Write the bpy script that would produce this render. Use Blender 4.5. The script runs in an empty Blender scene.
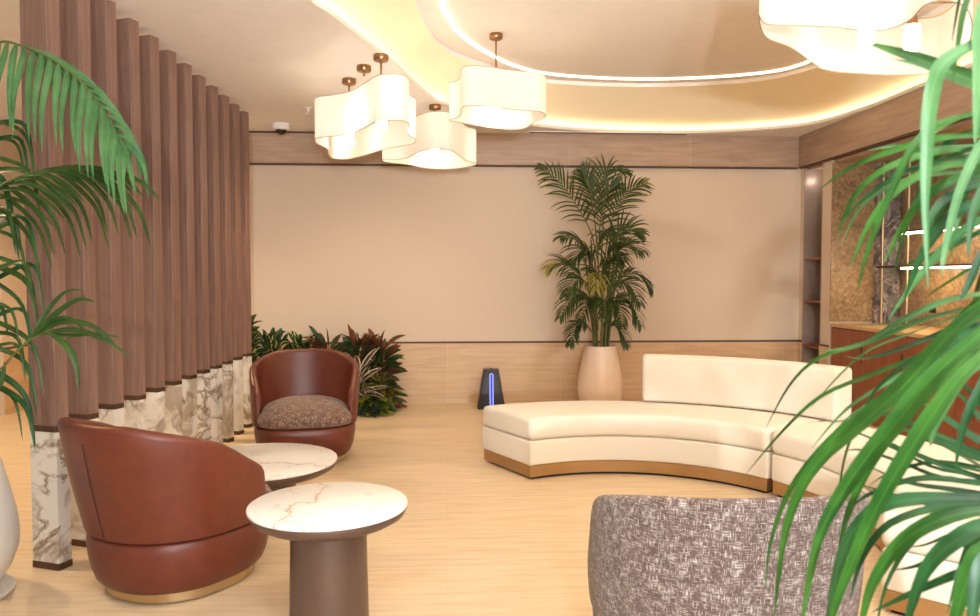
import bpy, bmesh, math, random
from mathutils import Vector, Matrix
from mathutils.geometry import tessellate_polygon
sc = bpy.context.scene
COL = sc.collection
PI = math.pi

# ------------------------------------------------------------------ camera
F, HC, CX, CY = 760.0, 1.35, 490.0, 308.0
YAW, PIT = math.atan(43 / F), math.atan(31 / F)
cd = bpy.data.cameras.new('camera')
cam = bpy.data.objects.new('camera', cd)
COL.objects.link(cam)
cam.location = (0, 0, HC)
cam.rotation_euler = (PI / 2 - PIT, 0, -YAW)
cd.sensor_width = 36.0
cd.lens = 36.0 * F / 980.0
cd.clip_start = 0.05
cd.dof.use_dof = True
cd.dof.focus_distance = 4.8
cd.dof.aperture_fstop = 5.6
sc.camera = cam

# ------------------------------------------------------------------ world, large lights, exposure
w = bpy.data.worlds.new('world')
sc.world = w
w.use_nodes = True
w.node_tree.nodes['Background'].inputs[0].default_value = (0.95, 0.95, 0.97, 1)
w.node_tree.nodes['Background'].inputs[1].default_value = 0.27
sc.view_settings.view_transform = 'Standard'
sc.view_settings.look = 'None'
sc.view_settings.gamma = 1.0
sc.view_settings.use_curve_mapping = False
sc.view_settings.exposure = 0.67


def light(name, kind, loc, power, color, size=0.1, rot=(0, 0, 0), sizey=None, spot=None, blend=0.6):
    d = bpy.data.lights.new(name, kind)
    d.energy = power
    d.color = color
    if kind == 'AREA':
        d.size = size
        if sizey:
            d.shape = 'RECTANGLE'
            d.size_y = sizey
    else:
        d.shadow_soft_size = size
    if kind == 'SPOT':
        d.spot_size = math.radians(spot)
        d.spot_blend = blend
    o = bpy.data.objects.new(name, d)
    COL.objects.link(o)
    o.location = loc
    o.rotation_euler = rot
    return o


WARM = (1.0, 0.72, 0.43)
# stand-in for the camera flash, set further back for gentler falloff on near leaves
light('flash_stand_in', 'SPOT', (0.35, -2.4, 1.35), 500, (0.88, 0.95, 1.0), 0.05, (math.radians(103), 0, -YAW - 0.16), spot=96, blend=0.8)
light('ceiling_fill_spot', 'SPOT', (0.3, -0.5, 1.75), 620, (0.88, 0.93, 1.0), 0.05, (math.radians(145), 0, -YAW), spot=115, blend=0.6)  # unseen upward spot added to brighten the ceiling
# warm spots added overhead: left pair for the orange-lit floor, rest as fill
for (x, y, p) in [(-3.2, 6.4, 150), (-3.0, 3.6, 90), (-0.9, 6.7, 40), (0.7, 2.2, 55), (2.2, 5.0, 28)]:
    light('added_warm_spot', 'SPOT', (x, y, 2.82), p, WARM, 0.06, (0, 0, 0), spot=130, blend=0.8)
# unseen soft area light added behind the camera as neutral fill
light('soft_fill_area', 'AREA', (2.2, -1.4, 2.75), 190, (0.98, 0.96, 0.96), 3.0, (math.radians(25), 0, 0), 2.0)


# ------------------------------------------------------------------ coordinates
fw = Vector((math.sin(YAW) * math.cos(PIT), math.cos(YAW) * math.cos(PIT), -math.sin(PIT)))
rt = Vector((math.cos(YAW), -math.sin(YAW), 0))
up = rt.cross(fw)
CAM = Vector((0, 0, HC))


def ray(x, y): return fw + rt * ((x - CX) / F) - up * ((y - CY) / F)


def onz(x, y, z):
    r = ray(x, y)
    return CAM + r * ((z - HC) / r.z)


def ony(x, y, Y):
    r = ray(x, y)
    return CAM + r * (Y / r.y)


def crom(pts, n, closed=True):
    P = [Vector(p) for p in pts]
    out = []
    m = len(P)
    for i in range(m if closed else m - 1):
        if closed:
            a, b, c, d = P[(i - 1) % m], P[i], P[(i + 1) % m], P[(i + 2) % m]
        else:
            a, b, c, d = P[max(i - 1, 0)], P[i], P[i + 1], P[min(i + 2, m - 1)]
        for k in range(n):
            t = k / n
            out.append(0.5 * ((2 * b) + (c - a) * t + (2 * a - 5 * b + 4 * c - d) * t * t + (3 * b - a - 3 * c + d) * t ** 3))
    if not closed:
        out.append(P[-1].copy())
    return out


# ------------------------------------------------------------------ materials
def new_mat(name):
    m = bpy.data.materials.new(name)
    m.use_nodes = True
    nt = m.node_tree
    b = nt.nodes['Principled BSDF']
    return m, nt, b


def srgb(r, g, b):
    f = lambda c: (c / 255 / 12.92) if c / 255 <= 0.04045 else ((c / 255 + 0.055) / 1.055) ** 2.4
    return (f(r), f(g), f(b), 1)


def coords(nt, kind='Object', scale=(1, 1, 1), rot=(0, 0, 0)):
    tc = nt.nodes.new('ShaderNodeTexCoord')
    mp = nt.nodes.new('ShaderNodeMapping')
    mp.inputs['Scale'].default_value = scale
    mp.inputs['Rotation'].default_value = rot
    nt.links.new(tc.outputs[kind], mp.inputs[0])
    return mp.outputs[0]


def noise(nt, vec, scale=5, detail=4, rough=0.55, dist=0.0):
    n = nt.nodes.new('ShaderNodeTexNoise')
    n.inputs['Scale'].default_value = scale
    n.inputs['Detail'].default_value = detail
    n.inputs['Roughness'].default_value = rough
    n.inputs['Distortion'].default_value = dist
    if vec is not None:
        nt.links.new(vec, n.inputs['Vector'])
    return n.outputs['Fac']


def ramp(nt, fac, stops):
    r = nt.nodes.new('ShaderNodeValToRGB')
    e = r.color_ramp.elements
    e[0].position, e[0].color = stops[0]
    e[1].position, e[1].color = stops[-1]
    for p, c in stops[1:-1]:
        x = e.new(p)
        x.color = c
    nt.links.new(fac, r.inputs[0])
    return r.outputs[0]


def math_n(nt, op, a, b=None):
    n = nt.nodes.new('ShaderNodeMath')
    n.operation = op
    for i, v in enumerate((a, b)):
        if v is None:
            continue
        if isinstance(v, (int, float)):
            n.inputs[i].default_value = v
        else:
            nt.links.new(v, n.inputs[i])
    return n.outputs[0]


def mixc(nt, fac, a, b, mode='MIX'):
    n = nt.nodes.new('ShaderNodeMix')
    n.data_type = 'RGBA'
    n.blend_type = mode
    for s, v in ((n.inputs[0], fac), (n.inputs[6], a), (n.inputs[7], b)):
        if isinstance(v, (int, float, tuple)):
            s.default_value = v
        else:
            nt.links.new(v, s)
    return n.outputs[2]


def bump(nt, b, h, strength=0.2, dist=0.01):
    n = nt.nodes.new('ShaderNodeBump')
    n.inputs['Strength'].default_value = strength
    n.inputs['Distance'].default_value = dist
    nt.links.new(h, n.inputs['Height'])
    nt.links.new(n.outputs[0], b.inputs['Normal'])


def plain(name, col, rough=0.5, metal=0.0, var=0.0, scale=30, bmp=0.0, sheen=0.0, spec=None):
    m, nt, b = new_mat(name)
    b.inputs['Base Color'].default_value = col
    b.inputs['Roughness'].default_value = rough
    b.inputs['Metallic'].default_value = metal
    if sheen:
        b.inputs['Sheen Weight'].default_value = sheen
    if spec is not None:
        b.inputs['Specular IOR Level'].default_value = spec
    nz = noise(nt, coords(nt), scale, 4)
    if var:
        d = tuple(c * (1 - var) for c in col[:3]) + (1,)
        l = tuple(min(1, c * (1 + var)) for c in col[:3]) + (1,)
        nt.links.new(ramp(nt, nz, [(0.3, d), (0.7, l)]), b.inputs['Base Color'])
    if bmp:
        bump(nt, b, nz, bmp, 0.004)
    return m


def emit(name, col, strength):
    m = bpy.data.materials.new(name)
    m.use_nodes = True
    nt = m.node_tree
    nt.nodes.remove(nt.nodes['Principled BSDF'])
    e = nt.nodes.new('ShaderNodeEmission')
    e.inputs[0].default_value = col
    e.inputs[1].default_value = strength
    nt.links.new(e.outputs[0], nt.nodes['Material Output'].inputs[0])
    return m


def wood(name, c1, c2, c3, scale=(1, 1, 1), rough=0.45, grain=14, joints=None):
    """grain runs along the axis whose scale is small"""
    m, nt, b = new_mat(name)
    v = coords(nt, 'Object', scale)
    a = noise(nt, v, grain, 6, 0.6, 0.6)
    col = ramp(nt, a, [(0.28, c1), (0.5, c2), (0.72, c3)])
    if joints:
        bw, bh, rotv, jc = joints
        jv = coords(nt, 'Object', (1, 1, 1), rotv)
        br = nt.nodes.new('ShaderNodeTexBrick')
        br.offset = 0.5
        br.inputs['Scale'].default_value = 1.0
        br.inputs['Brick Width'].default_value = bw
        br.inputs['Row Height'].default_value = bh
        br.inputs['Mortar Size'].default_value = 0.0022
        br.inputs['Mortar Smooth'].default_value = 0.3
        br.inputs['Color1'].default_value = (1, 1, 1, 1)
        br.inputs['Color2'].default_value = (0.93, 0.93, 0.93, 1)
        nt.links.new(jv, br.inputs['Vector'])
        col = mixc(nt, 1.0, col, br.outputs['Color'], 'MULTIPLY')
        col = mixc(nt, br.outputs['Fac'], col, jc)
    nt.links.new(col, b.inputs['Base Color'])
    b.inputs['Roughness'].default_value = rough
    bump(nt, b, a, 0.06, 0.003)
    return m


def marble(name, base, vein1, vein2, scale=2.0, rough=0.25, width=0.05, cloud=0.5, kind='Object', rot=(0.4, 0.3, 0.7)):
    m, nt, b = new_mat(name)
    v = coords(nt, kind, (1, 1, 1), rot)
    n1 = noise(nt, v, scale, 6, 0.55, 1.2)
    d = math_n(nt, 'ABSOLUTE', math_n(nt, 'SUBTRACT', n1, 0.5))
    f = ramp(nt, d, [(0.0, (1, 1, 1, 1)), (width, (0, 0, 0, 1))])
    n2 = noise(nt, v, scale * 0.7, 5, 0.6, 2.0)
    c = ramp(nt, n2, [(0.5, base), (0.5 + 0.32 * (1.05 - cloud), vein1)]) if cloud > 0 else base
    n3 = noise(nt, v, scale * 1.3, 3, 0.5)
    gate = ramp(nt, n3, [(0.42, (0, 0, 0, 1)), (0.60, (1, 1, 1, 1))])
    col = mixc(nt, math_n(nt, 'MULTIPLY', f, gate), c, vein2)
    nt.links.new(col, b.inputs['Base Color'])
    b.inputs['Roughness'].default_value = rough
    return m


def tweed(name, dark, mid, light_, s=1.0):
    m, nt, b = new_mat(name)
    a = noise(nt, coords(nt, 'UV', (260 * s, 22 * s, 1)), 1.0, 3, 0.6)
    c = noise(nt, coords(nt, 'UV', (22 * s, 260 * s, 1)), 1.0, 3, 0.6)
    big = noise(nt, coords(nt, 'UV', (14 * s, 14 * s, 1)), 1.0, 2, 0.5)
    mx = math_n(nt, 'MAXIMUM', a, c)
    tot = math_n(nt, 'ADD', mx, math_n(nt, 'MULTIPLY', math_n(nt, 'SUBTRACT', big, 0.5), 0.16))
    nt.links.new(ramp(nt, tot, [(0.50, dark), (0.575, mid), (0.68, light_)]), b.inputs['Base Color'])
    b.inputs['Roughness'].default_value = 0.85
    b.inputs['Sheen Weight'].default_value = 0.15
    bump(nt, b, tot, 0.5, 0.004)
    return m


def fabric_wall(name, c):
    m, nt, b = new_mat(name)
    a = noise(nt, coords(nt, 'Object', (6, 6, 260)), 1, 3)
    n2 = noise(nt, coords(nt, 'Object', (260, 260, 6)), 1, 3)
    s = math_n(nt, 'ADD', a, n2)
    d = tuple(x * 0.95 for x in c[:3]) + (1,)
    nt.links.new(ramp(nt, s, [(0.3, d), (1.0, c)]), b.inputs['Base Color'])
    b.inputs['Roughness'].default_value = 0.7
    bump(nt, b, s, 0.08, 0.002)
    return m


def shade_mat():
    m = bpy.data.materials.new('lamp_fabric')
    m.use_nodes = True
    nt = m.node_tree
    nt.nodes.remove(nt.nodes['Principled BSDF'])
    d = nt.nodes.new('ShaderNodeBsdfDiffuse')
    t = nt.nodes.new('ShaderNodeBsdfTranslucent')
    mx = nt.nodes.new('ShaderNodeMixShader')
    nz = noise(nt, coords(nt, 'Object', (180, 180, 60)), 1, 3)
    col = ramp(nt, nz, [(0.3, (0.93, 0.90, 0.85, 1)), (0.7, (0.98, 0.96, 0.92, 1))])
    nt.links.new(col, d.inputs[0])
    nt.links.new(col, t.inputs[0])
    mx.inputs[0].default_value = 0.62
    nt.links.new(d.outputs[0], mx.inputs[1])
    nt.links.new(t.outputs[0], mx.inputs[2])
    nt.links.new(mx.outputs[0], nt.nodes['Material Output'].inputs[0])
    return m


def leaf_mat(name, c1, c2, edge=None, rough=0.38, trans=0.25):
    m, nt, b = new_mat(name)
    nz = noise(nt, coords(nt, 'Object'), 9, 3)
    col = ramp(nt, nz, [(0.3, c1), (0.7, c2)])
    tc = nt.nodes.new('ShaderNodeTexCoord')
    sx = nt.nodes.new('ShaderNodeSeparateXYZ')
    nt.links.new(tc.outputs['UV'], sx.inputs[0])
    au = math_n(nt, 'ABSOLUTE', math_n(nt, 'SUBTRACT', sx.outputs[0], 0.5))
    if edge:
        f = ramp(nt, au, [(0.30, (0, 0, 0, 1)), (0.38, (1, 1, 1, 1))])
        col = mixc(nt, f, col, edge)
    else:
        f = ramp(nt, au, [(0.0, (1, 1, 1, 1)), (0.08, (0, 0, 0, 1))])
        col = mixc(nt, math_n(nt, 'MULTIPLY', f, 0.35), col, tuple(min(1, x * 1.9) for x in c2[:3]) + (1,))
    nt.links.new(col, b.inputs['Base Color'])
    b.inputs['Roughness'].default_value = rough
    b.inputs['Specular IOR Level'].default_value = 0.35
    t = nt.nodes.new('ShaderNodeBsdfTranslucent')
    nt.links.new(col, t.inputs[0])
    mx = nt.nodes.new('ShaderNodeMixShader')
    mx.inputs[0].default_value = trans
    nt.links.new(b.outputs[0], mx.inputs[1])
    nt.links.new(t.outputs[0], mx.inputs[2])
    nt.links.new(mx.outputs[0], nt.nodes['Material Output'].inputs[0])
    return m


M = {}
# floor: pale veined stone tiles
def floor_mat():
    m, nt, b = new_mat('travertine_floor')
    a = noise(nt, coords(nt, 'Object', (1.2, 14, 1)), 2.0, 6, 0.6, 0.4)
    c = noise(nt, coords(nt, 'Object', (0.6, 30, 1)), 2.4, 3, 0.6)
    col = ramp(nt, a, [(0.30, srgb(202, 176, 142)), (0.5, srgb(215, 192, 158)), (0.7, srgb(223, 202, 170))])
    thin = ramp(nt, c, [(0.60, (1, 1, 1, 1)), (0.72, (0.86, 0.82, 0.76, 1))])
    col = mixc(nt, 1.0, col, thin, 'MULTIPLY')
    br = nt.nodes.new('ShaderNodeTexBrick')
    br.offset = 0.5
    br.inputs['Scale'].default_value = 1.0
    br.inputs['Brick Width'].default_value = 1.2
    br.inputs['Row Height'].default_value = 0.6
    br.inputs['Mortar Size'].default_value = 0.0015
    br.inputs['Mortar'].default_value = (0.95, 0.93, 0.9, 1)
    br.inputs['Color1'].default_value = (1, 1, 1, 1)
    br.inputs['Color2'].default_value = (0.985, 0.98, 0.975, 1)
    nt.links.new(coords(nt, 'Object'), br.inputs['Vector'])
    col = mixc(nt, 1.0, col, br.outputs['Color'], 'MULTIPLY')
    col = mixc(nt, math_n(nt, 'MULTIPLY', br.outputs['Fac'], 0.18), col, srgb(190, 160, 125))
    nt.links.new(col, b.inputs['Base Color'])
    b.inputs['Roughness'].default_value = 0.42
    b.inputs['Specular IOR Level'].default_value = 0.35
    return m


M['floor'] = floor_mat()
M['wall'] = fabric_wall('woven_wall', srgb(214, 195, 174))
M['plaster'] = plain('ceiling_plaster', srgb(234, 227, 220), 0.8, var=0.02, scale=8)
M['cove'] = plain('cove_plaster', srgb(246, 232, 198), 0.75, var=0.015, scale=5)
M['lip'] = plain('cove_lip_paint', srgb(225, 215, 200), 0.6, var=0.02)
M['band'] = wood('oak_band', srgb(164, 138, 118), srgb(178, 152, 131), srgb(190, 166, 145), (0.5, 0.5, 6), 0.5, 5,
                 (1.3, 5.0, (PI / 2, 0, 0), srgb(206, 184, 160)))
M['bandy'] = wood('oak_band_side', srgb(156, 130, 110), srgb(170, 144, 122), srgb(182, 158, 136), (0.5, 0.5, 6), 0.4, 5)
M['wains'] = wood('oak_wainscot', srgb(196, 160, 122), srgb(210, 176, 138), srgb(220, 188, 152), (0.5, 0.5, 7), 0.4, 4,
                  (1.22, 4.0, (PI / 2, 0, 0), srgb(222, 196, 164)))
M['gap'] = plain('shadow_gap', srgb(84, 60, 44), 0.6)
M['slat'] = wood('rosewood_slat', srgb(108, 80, 68), srgb(126, 95, 81), srgb(142, 110, 95), (9, 9, 0.35), 0.42, 6)
M['bronze'] = plain('dark_bronze', srgb(92, 68, 52), 0.35, 0.6, var=0.08)
M['pmarble'] = marble('grey_veined_marble', srgb(226, 222, 212), srgb(176, 162, 144), srgb(140, 118, 94), 2.6, 0.22, 0.04, 0.75)
M['leather'] = plain('cognac_leather', srgb(100, 46, 30), 0.40, var=0.12, scale=16, bmp=0.12, spec=0.45)
M['seam'] = plain('leather_seam', srgb(60, 24, 14), 0.6)
M['brass'] = plain('brushed_brass', srgb(190, 164, 124), 0.32, 0.9, var=0.05)
M['brassd'] = plain('antique_brass', srgb(150, 112, 76), 0.3, 0.85, var=0.05)
M['copper'] = plain('copper_plinth', srgb(176, 138, 92), 0.38, 0.6, var=0.06, scale=6)
M['black'] = plain('black_rubber', srgb(24, 22, 22), 0.6)
M['tweed_brown'] = tweed('brown_tweed', srgb(84, 56, 45), srgb(124, 92, 76), srgb(206, 182, 158), 1.5)
M['tweed_grey'] = tweed('grey_tweed', srgb(80, 62, 57), srgb(120, 102, 96), srgb(206, 198, 192), 1.8)
M['mauve'] = plain('mauve_fabric', srgb(128, 92, 80), 0.8, var=0.12, scale=60, bmp=0.2, sheen=0.2)
M['sofa'] = plain('ivory_fabric', srgb(229, 221, 205), 0.82, var=0.015, scale=120, bmp=0.06, sheen=0.1)
M['ttop'] = marble('white_gold_marble', srgb(240, 236, 228), srgb(214, 200, 180), srgb(158, 112, 72), 1.7, 0.16, 0.012, 0.3)
def top_mat():
    m, nt, b = new_mat('white_veined_top')
    v = coords(nt, 'Object')
    nz = noise(nt, v, 3.5, 6, 0.6, 0.6)
    sx = nt.nodes.new('ShaderNodeSeparateXYZ'); nt.links.new(v, sx.inputs[0])
    lin = math_n(nt, 'ADD', math_n(nt, 'MULTIPLY', sx.outputs[0], 0.8), math_n(nt, 'MULTIPLY', sx.outputs[1], -0.45))
    lin = math_n(nt, 'ADD', math_n(nt, 'ADD', lin, 0.09), math_n(nt, 'MULTIPLY', math_n(nt, 'SUBTRACT', nz, 0.5), 0.30))
    d = math_n(nt, 'ABSOLUTE', lin)
    f = ramp(nt, d, [(0.0, (1, 1, 1, 1)), (0.007, (0, 0, 0, 1))])
    f2 = ramp(nt, d, [(0.0, (1, 1, 1, 1)), (0.05, (0, 0, 0, 1))])
    n2 = noise(nt, v, 16, 6, 0.65, 1.5)
    p = ramp(nt, n2, [(0.52, (0, 0, 0, 1)), (0.62, (1, 1, 1, 1))])
    n3 = noise(nt, v, 4.0, 3)
    g = ramp(nt, n3, [(0.50, (0, 0, 0, 1)), (0.62, (1, 1, 1, 1))])
    c = mixc(nt, math_n(nt, 'MULTIPLY', math_n(nt, 'MULTIPLY', p, g), 0.45), srgb(229, 228, 223), srgb(186, 150, 112))
    c = mixc(nt, math_n(nt, 'MULTIPLY', f2, 0.15), c, srgb(200, 166, 128))
    c = mixc(nt, math_n(nt, 'MULTIPLY', f, 0.85), c, srgb(166, 112, 72))
    nt.links.new(c, b.inputs['Base Color'])
    b.inputs['Roughness'].default_value = 0.30
    b.inputs['Specular IOR Level'].default_value = 0.3
    return m


M['ttop'] = top_mat()
M['tmetal'] = plain('taupe_metal', srgb(98, 78, 68), 0.38, 0.35, var=0.05)
M['shade'] = shade_mat()
M['hoop'] = plain('hoop_binding', srgb(176, 150, 118), 0.6)
M['bulb'] = emit('lamp_bulb', (1.0, 0.86, 0.70, 1), 30)
M['led'] = emit('led_strip', (1.0, 0.80, 0.58, 1), 4.0)
M['coveled'] = emit('cove_led', (1.0, 0.80, 0.52, 1), 5.0)
M['coveled2'] = emit('cove_led_inner', (1.0, 0.80, 0.52, 1), 17.0)
M['shelfled'] = emit('shelf_led', (1.0, 0.78, 0.50, 1), 30)
M['uv'] = emit('blue_tube', (0.06, 0.06, 0.75, 1), 0.9)
M['tube'] = emit('white_tube', (0.45, 0.50, 1.0, 1), 0.8)
M['potw'] = plain('glazed_pot', srgb(226, 200, 176), 0.35, var=0.02, scale=4)
M['potg'] = plain('white_pot', srgb(214, 210, 202), 0.3, var=0.02, scale=4)
M['soil'] = plain('soil', srgb(54, 38, 26), 0.9, var=0.3, bmp=0.6)
M['palm1'] = leaf_mat('palm_leaf', srgb(40, 66, 26), srgb(66, 96, 40))
M['palm_far'] = leaf_mat('palm_leaf_far', srgb(42, 60, 28), srgb(74, 92, 44))
M['palm_pale'] = leaf_mat('palm_leaf_pale', srgb(58, 104, 60), srgb(90, 136, 82))
M['palm_near'] = leaf_mat('palm_leaf_near', srgb(24, 70, 24), srgb(62, 112, 38))
M['palm_dark'] = leaf_mat('palm_leaf_dark', srgb(22, 60, 30), srgb(44, 92, 44))
M['palm_tip'] = leaf_mat('palm_leaf_tip', srgb(134, 124, 52), srgb(172, 158, 80))
M['stem'] = plain('palm_stem', srgb(92, 96, 44), 0.5, var=0.2, scale=12)
M['leafg'] = leaf_mat('shrub_green', srgb(26, 50, 26), srgb(54, 84, 38))
M['leafv'] = leaf_mat('shrub_variegated', srgb(26, 54, 26), srgb(48, 80, 36), srgb(196, 196, 120))
M['leafr'] = leaf_mat('shrub_red', srgb(74, 40, 26), srgb(132, 74, 44))
M['leafr2'] = leaf_mat('shrub_redgreen', srgb(60, 60, 30), srgb(110, 62, 40))
M['leafe'] = leaf_mat('shrub_edged', srgb(44, 40, 30), srgb(70, 60, 40), srgb(226, 204, 176))
M['leafy'] = leaf_mat('shrub_lime', srgb(96, 100, 28), srgb(160, 156, 56))
M['cab'] = wood('cabinet_wood', srgb(118, 62, 38), srgb(138, 74, 46), srgb(150, 84, 54), (3, 3, 0.6), 0.4, 4)
M['ctop'] = plain('counter_stone', srgb(206, 164, 112), 0.35, var=0.1, scale=20)
M['splash'] = None
M['mirror'] = plain('smoked_glass', srgb(168, 156, 150), 0.25, 0.2)
M['niche'] = plain('niche_metal', srgb(168, 150, 138), 0.35, 0.3, var=0.05)
M['white'] = plain('white_plastic', srgb(226, 222, 216), 0.4)
M['domeb'] = plain('dome_plastic', srgb(40, 22, 18), 0.15)
M['cable'] = plain('cable_red', srgb(150, 70, 45), 0.5)


def splash_mat():
    m, nt, b = new_mat('gold_stone')
    n1 = noise(nt, coords(nt, 'Object'), 26, 8, 0.7, 0.8)
    n2 = noise(nt, coords(nt, 'Object'), 5, 4, 0.6, 1.0)
    s = math_n(nt, 'ADD', math_n(nt, 'MULTIPLY', n1, 0.7), math_n(nt, 'MULTIPLY', n2, 0.3))
    nt.links.new(ramp(nt, s, [(0.36, srgb(96, 74, 52)), (0.5, srgb(146, 118, 84)), (0.64, srgb(184, 154, 112))]), b.inputs['Base Color'])
    b.inputs['Roughness'].default_value = 0.35
    bump(nt, b, s, 0.3, 0.006)
    return m


M['splash'] = splash_mat()
M['gmarble'] = marble('grey_stone_column', srgb(128, 116, 108), srgb(88, 78, 74), srgb(190, 176, 160), 5.0, 0.15, 0.05, 0.8)


# ------------------------------------------------------------------ object helpers
def link(name, me, parent=None, mats=None, smooth=None):
    o = bpy.data.objects.new(name, me)
    COL.objects.link(o)
    for m in (mats if isinstance(mats, (list, tuple)) else [mats]):
        me.materials.append(m)
    if parent:
        o.parent = parent
    if smooth is not None:
        me.polygons.foreach_set('use_smooth', [True] * len(me.polygons))
        if smooth < 179:
            me.set_sharp_from_angle(angle=math.radians(smooth))
    return o


def obj(name, bm, mats, parent=None, smooth=40, bevel=0, seg=3, loc=None, recalc=True):
    if recalc:
        bmesh.ops.recalc_face_normals(bm, faces=bm.faces)
    if bevel:
        es = [e for e in bm.edges if len(e.link_faces) == 2 and e.calc_face_angle(0) > math.radians(35)]
        bmesh.ops.bevel(bm, geom=es, offset=bevel, segments=seg, profile=0.5, affect='EDGES', clamp_overlap=True)
    me = bpy.data.meshes.new(name)
    bm.to_mesh(me)
    bm.free()
    o = link(name, me, parent, mats, smooth)
    if loc is not None:
        o.location = loc
    return o


def tag(o, label=None, cat=None, group=None, kind=None):
    if label: o['label'] = label
    if cat: o['category'] = cat
    if group: o['group'] = group
    if kind: o['kind'] = kind
    return o


def empty(name, loc, rz=0.0, label=None, cat=None, group=None):
    o = bpy.data.objects.new(name, None)
    o.empty_display_size = 0.1
    COL.objects.link(o)
    o.location = loc
    o.rotation_euler = (0, 0, rz)
    return tag(o, label, cat, group)


def box(bm, x0, x1, y0, y1, z0, z1, mat=0, mtx=None):
    vs = [bm.verts.new((x, y, z)) for z in (z0, z1) for (x, y) in ((x0, y0), (x1, y0), (x1, y1), (x0, y1))]
    if mtx:
        for v in vs: v.co = mtx @ v.co
    for f in ((3, 2, 1, 0), (4, 5, 6, 7), (0, 1, 5, 4), (1, 2, 6, 5), (2, 3, 7, 6), (3, 0, 4, 7)):
        fc = bm.faces.new([vs[i] for i in f])
        fc.material_index = mat
    return vs


def struct(name, x0, x1, y0, y1, z0, z1, mat, bevel=0):
    bm = bmesh.new()
    box(bm, x0, x1, y0, y1, z0, z1)
    return tag(obj(name, bm, mat, None, 30, bevel), kind='structure')


def lathe(bm, prof, n=48, mat=0, center=(0, 0)):
    rings = []
    for r, z in prof:
        if r < 1e-6:
            rings.append([bm.verts.new((center[0], center[1], z))])
        else:
            rings.append([bm.verts.new((center[0] + r * math.cos(2 * PI * i / n), center[1] + r * math.sin(2 * PI * i / n), z)) for i in range(n)])
    for a, b in zip(rings, rings[1:]):
        for i in range(n):
            j = (i + 1) % n
            if len(a) == 1 and len(b) > 1: f = [a[0], b[j], b[i]]
            elif len(b) == 1 and len(a) > 1: f = [a[i], a[j], b[0]]
            elif len(a) > 1: f = [a[i], a[j], b[j], b[i]]
            else: continue
            bm.faces.new(f).material_index = mat


def tube(bm, pts, radii, n=8, cap=True):
    pts = [Vector(p) for p in pts]
    if isinstance(radii, (int, float)): radii = [radii] * len(pts)
    rings = []
    ref = None
    for i, p in enumerate(pts):
        t = (pts[min(i + 1, len(pts) - 1)] - pts[max(i - 1, 0)]).normalized()
        if ref is None:
            ref = Vector((1, 0, 0)) if abs(t.x) < 0.8 else Vector((0, 1, 0))
        u = (ref - t * ref.dot(t)).normalized()
        v = t.cross(u)
        ref = u
        rings.append([bm.verts.new(p + (u * math.cos(2 * PI * k / n) + v * math.sin(2 * PI * k / n)) * radii[i]) for k in range(n)])
    for a, b in zip(rings, rings[1:]):
        for k in range(n):
            bm.faces.new([a[k], a[(k + 1) % n], b[(k + 1) % n], b[k]])
    if cap:
        bm.faces.new(rings[0][::-1])
        bm.faces.new(rings[-1])


def poly_plate(outer, holes, z):
    bm = bmesh.new()
    loops = [[Vector((p[0], p[1], 0)) for p in l] for l in [outer] + holes]
    tris = tessellate_polygon(loops)
    flat = [p for l in loops for p in l]
    vs = [bm.verts.new((p.x, p.y, z)) for p in flat]
    for t in tris:
        try: bm.faces.new([vs[i] for i in t])
        except ValueError: pass
    for f in bm.faces:
        f.normal_update()
        if f.normal.z > 0: f.normal_flip()
    return bm


def strip(bm, a, b, closed=True, mat=0):
    va = [bm.verts.new(p) for p in a]
    vb = [bm.verts.new(p) for p in b]
    n = len(a)
    for i in range(n if closed else n - 1):
        j = (i + 1) % n
        bm.faces.new([va[i], va[j], vb[j], vb[i]]).material_index = mat


def offset2(loop, d):
    """offset a closed 2-D loop outward (away from its centroid side) by d"""
    n = len(loop)
    area = sum(loop[i].x * loop[(i + 1) % n].y - loop[(i + 1) % n].x * loop[i].y for i in range(n))
    s = 1 if area > 0 else -1
    out = []
    for i in range(n):
        t = loop[(i + 1) % n] - loop[i - 1]
        nrm = Vector((t.y, -t.x, 0)).normalized() * s
        out.append(loop[i] + nrm * d)
    return out


def atz(loop, z): return [Vector((p.x, p.y, z)) for p in loop]


# ================================================================== THE ROOM
YB, XR = 8.11, 3.845
ZC, ZR, ZU = 2.86, 3.20, 3.235
bm = bmesh.new(); box(bm, -6.5, 6.0, -3.2, YB + 0.3, -0.08, 0)
tag(obj('floor', bm, M['floor'], None, 30), kind='structure')
struct('wall_back', -4.32, XR + 0.08, YB, YB + 0.15, 0, 3.3, M['wall'])
struct('wall_left', -4.45, -4.3, 7.66, YB, 0, 3.3, M['wall'])
struct('wall_left.001', -6.5, -4.3, 7.60, 7.66, 0, 3.3, M['wall'])
# wainscot, groove, upper band
struct('trim_1', -4.28, XR - 0.012, YB - 0.014, YB, 0, 0.642, M['wains'])
struct('trim_2', -4.28, XR - 0.012, YB - 0.008, YB, 0.642, 0.662, M['gap'])
struct('trim_3', -4.28, XR - 0.06, YB - 0.07, YB, 2.532, 2.838, M['band'], 0.003)
struct('trim_4', -4.28, XR - 0.06, YB - 0.055, YB, 2.517, 2.532, M['gap'])
struct('trim_5', -4.28, 0.2, YB - 0.05, YB, 2.838, ZC, M['gap'])
struct('trim_20', 0.2, XR - 0.06, YB - 0.068, YB, 2.838, ZC, M['bandy'])
struct('trim_6', -4.3, -4.286, 7.6, YB, 0, 0.642, M['wains'])
struct('trim_7', -4.3, -4.29, 7.6, YB, 0.642, 0.662, M['gap'])
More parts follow.
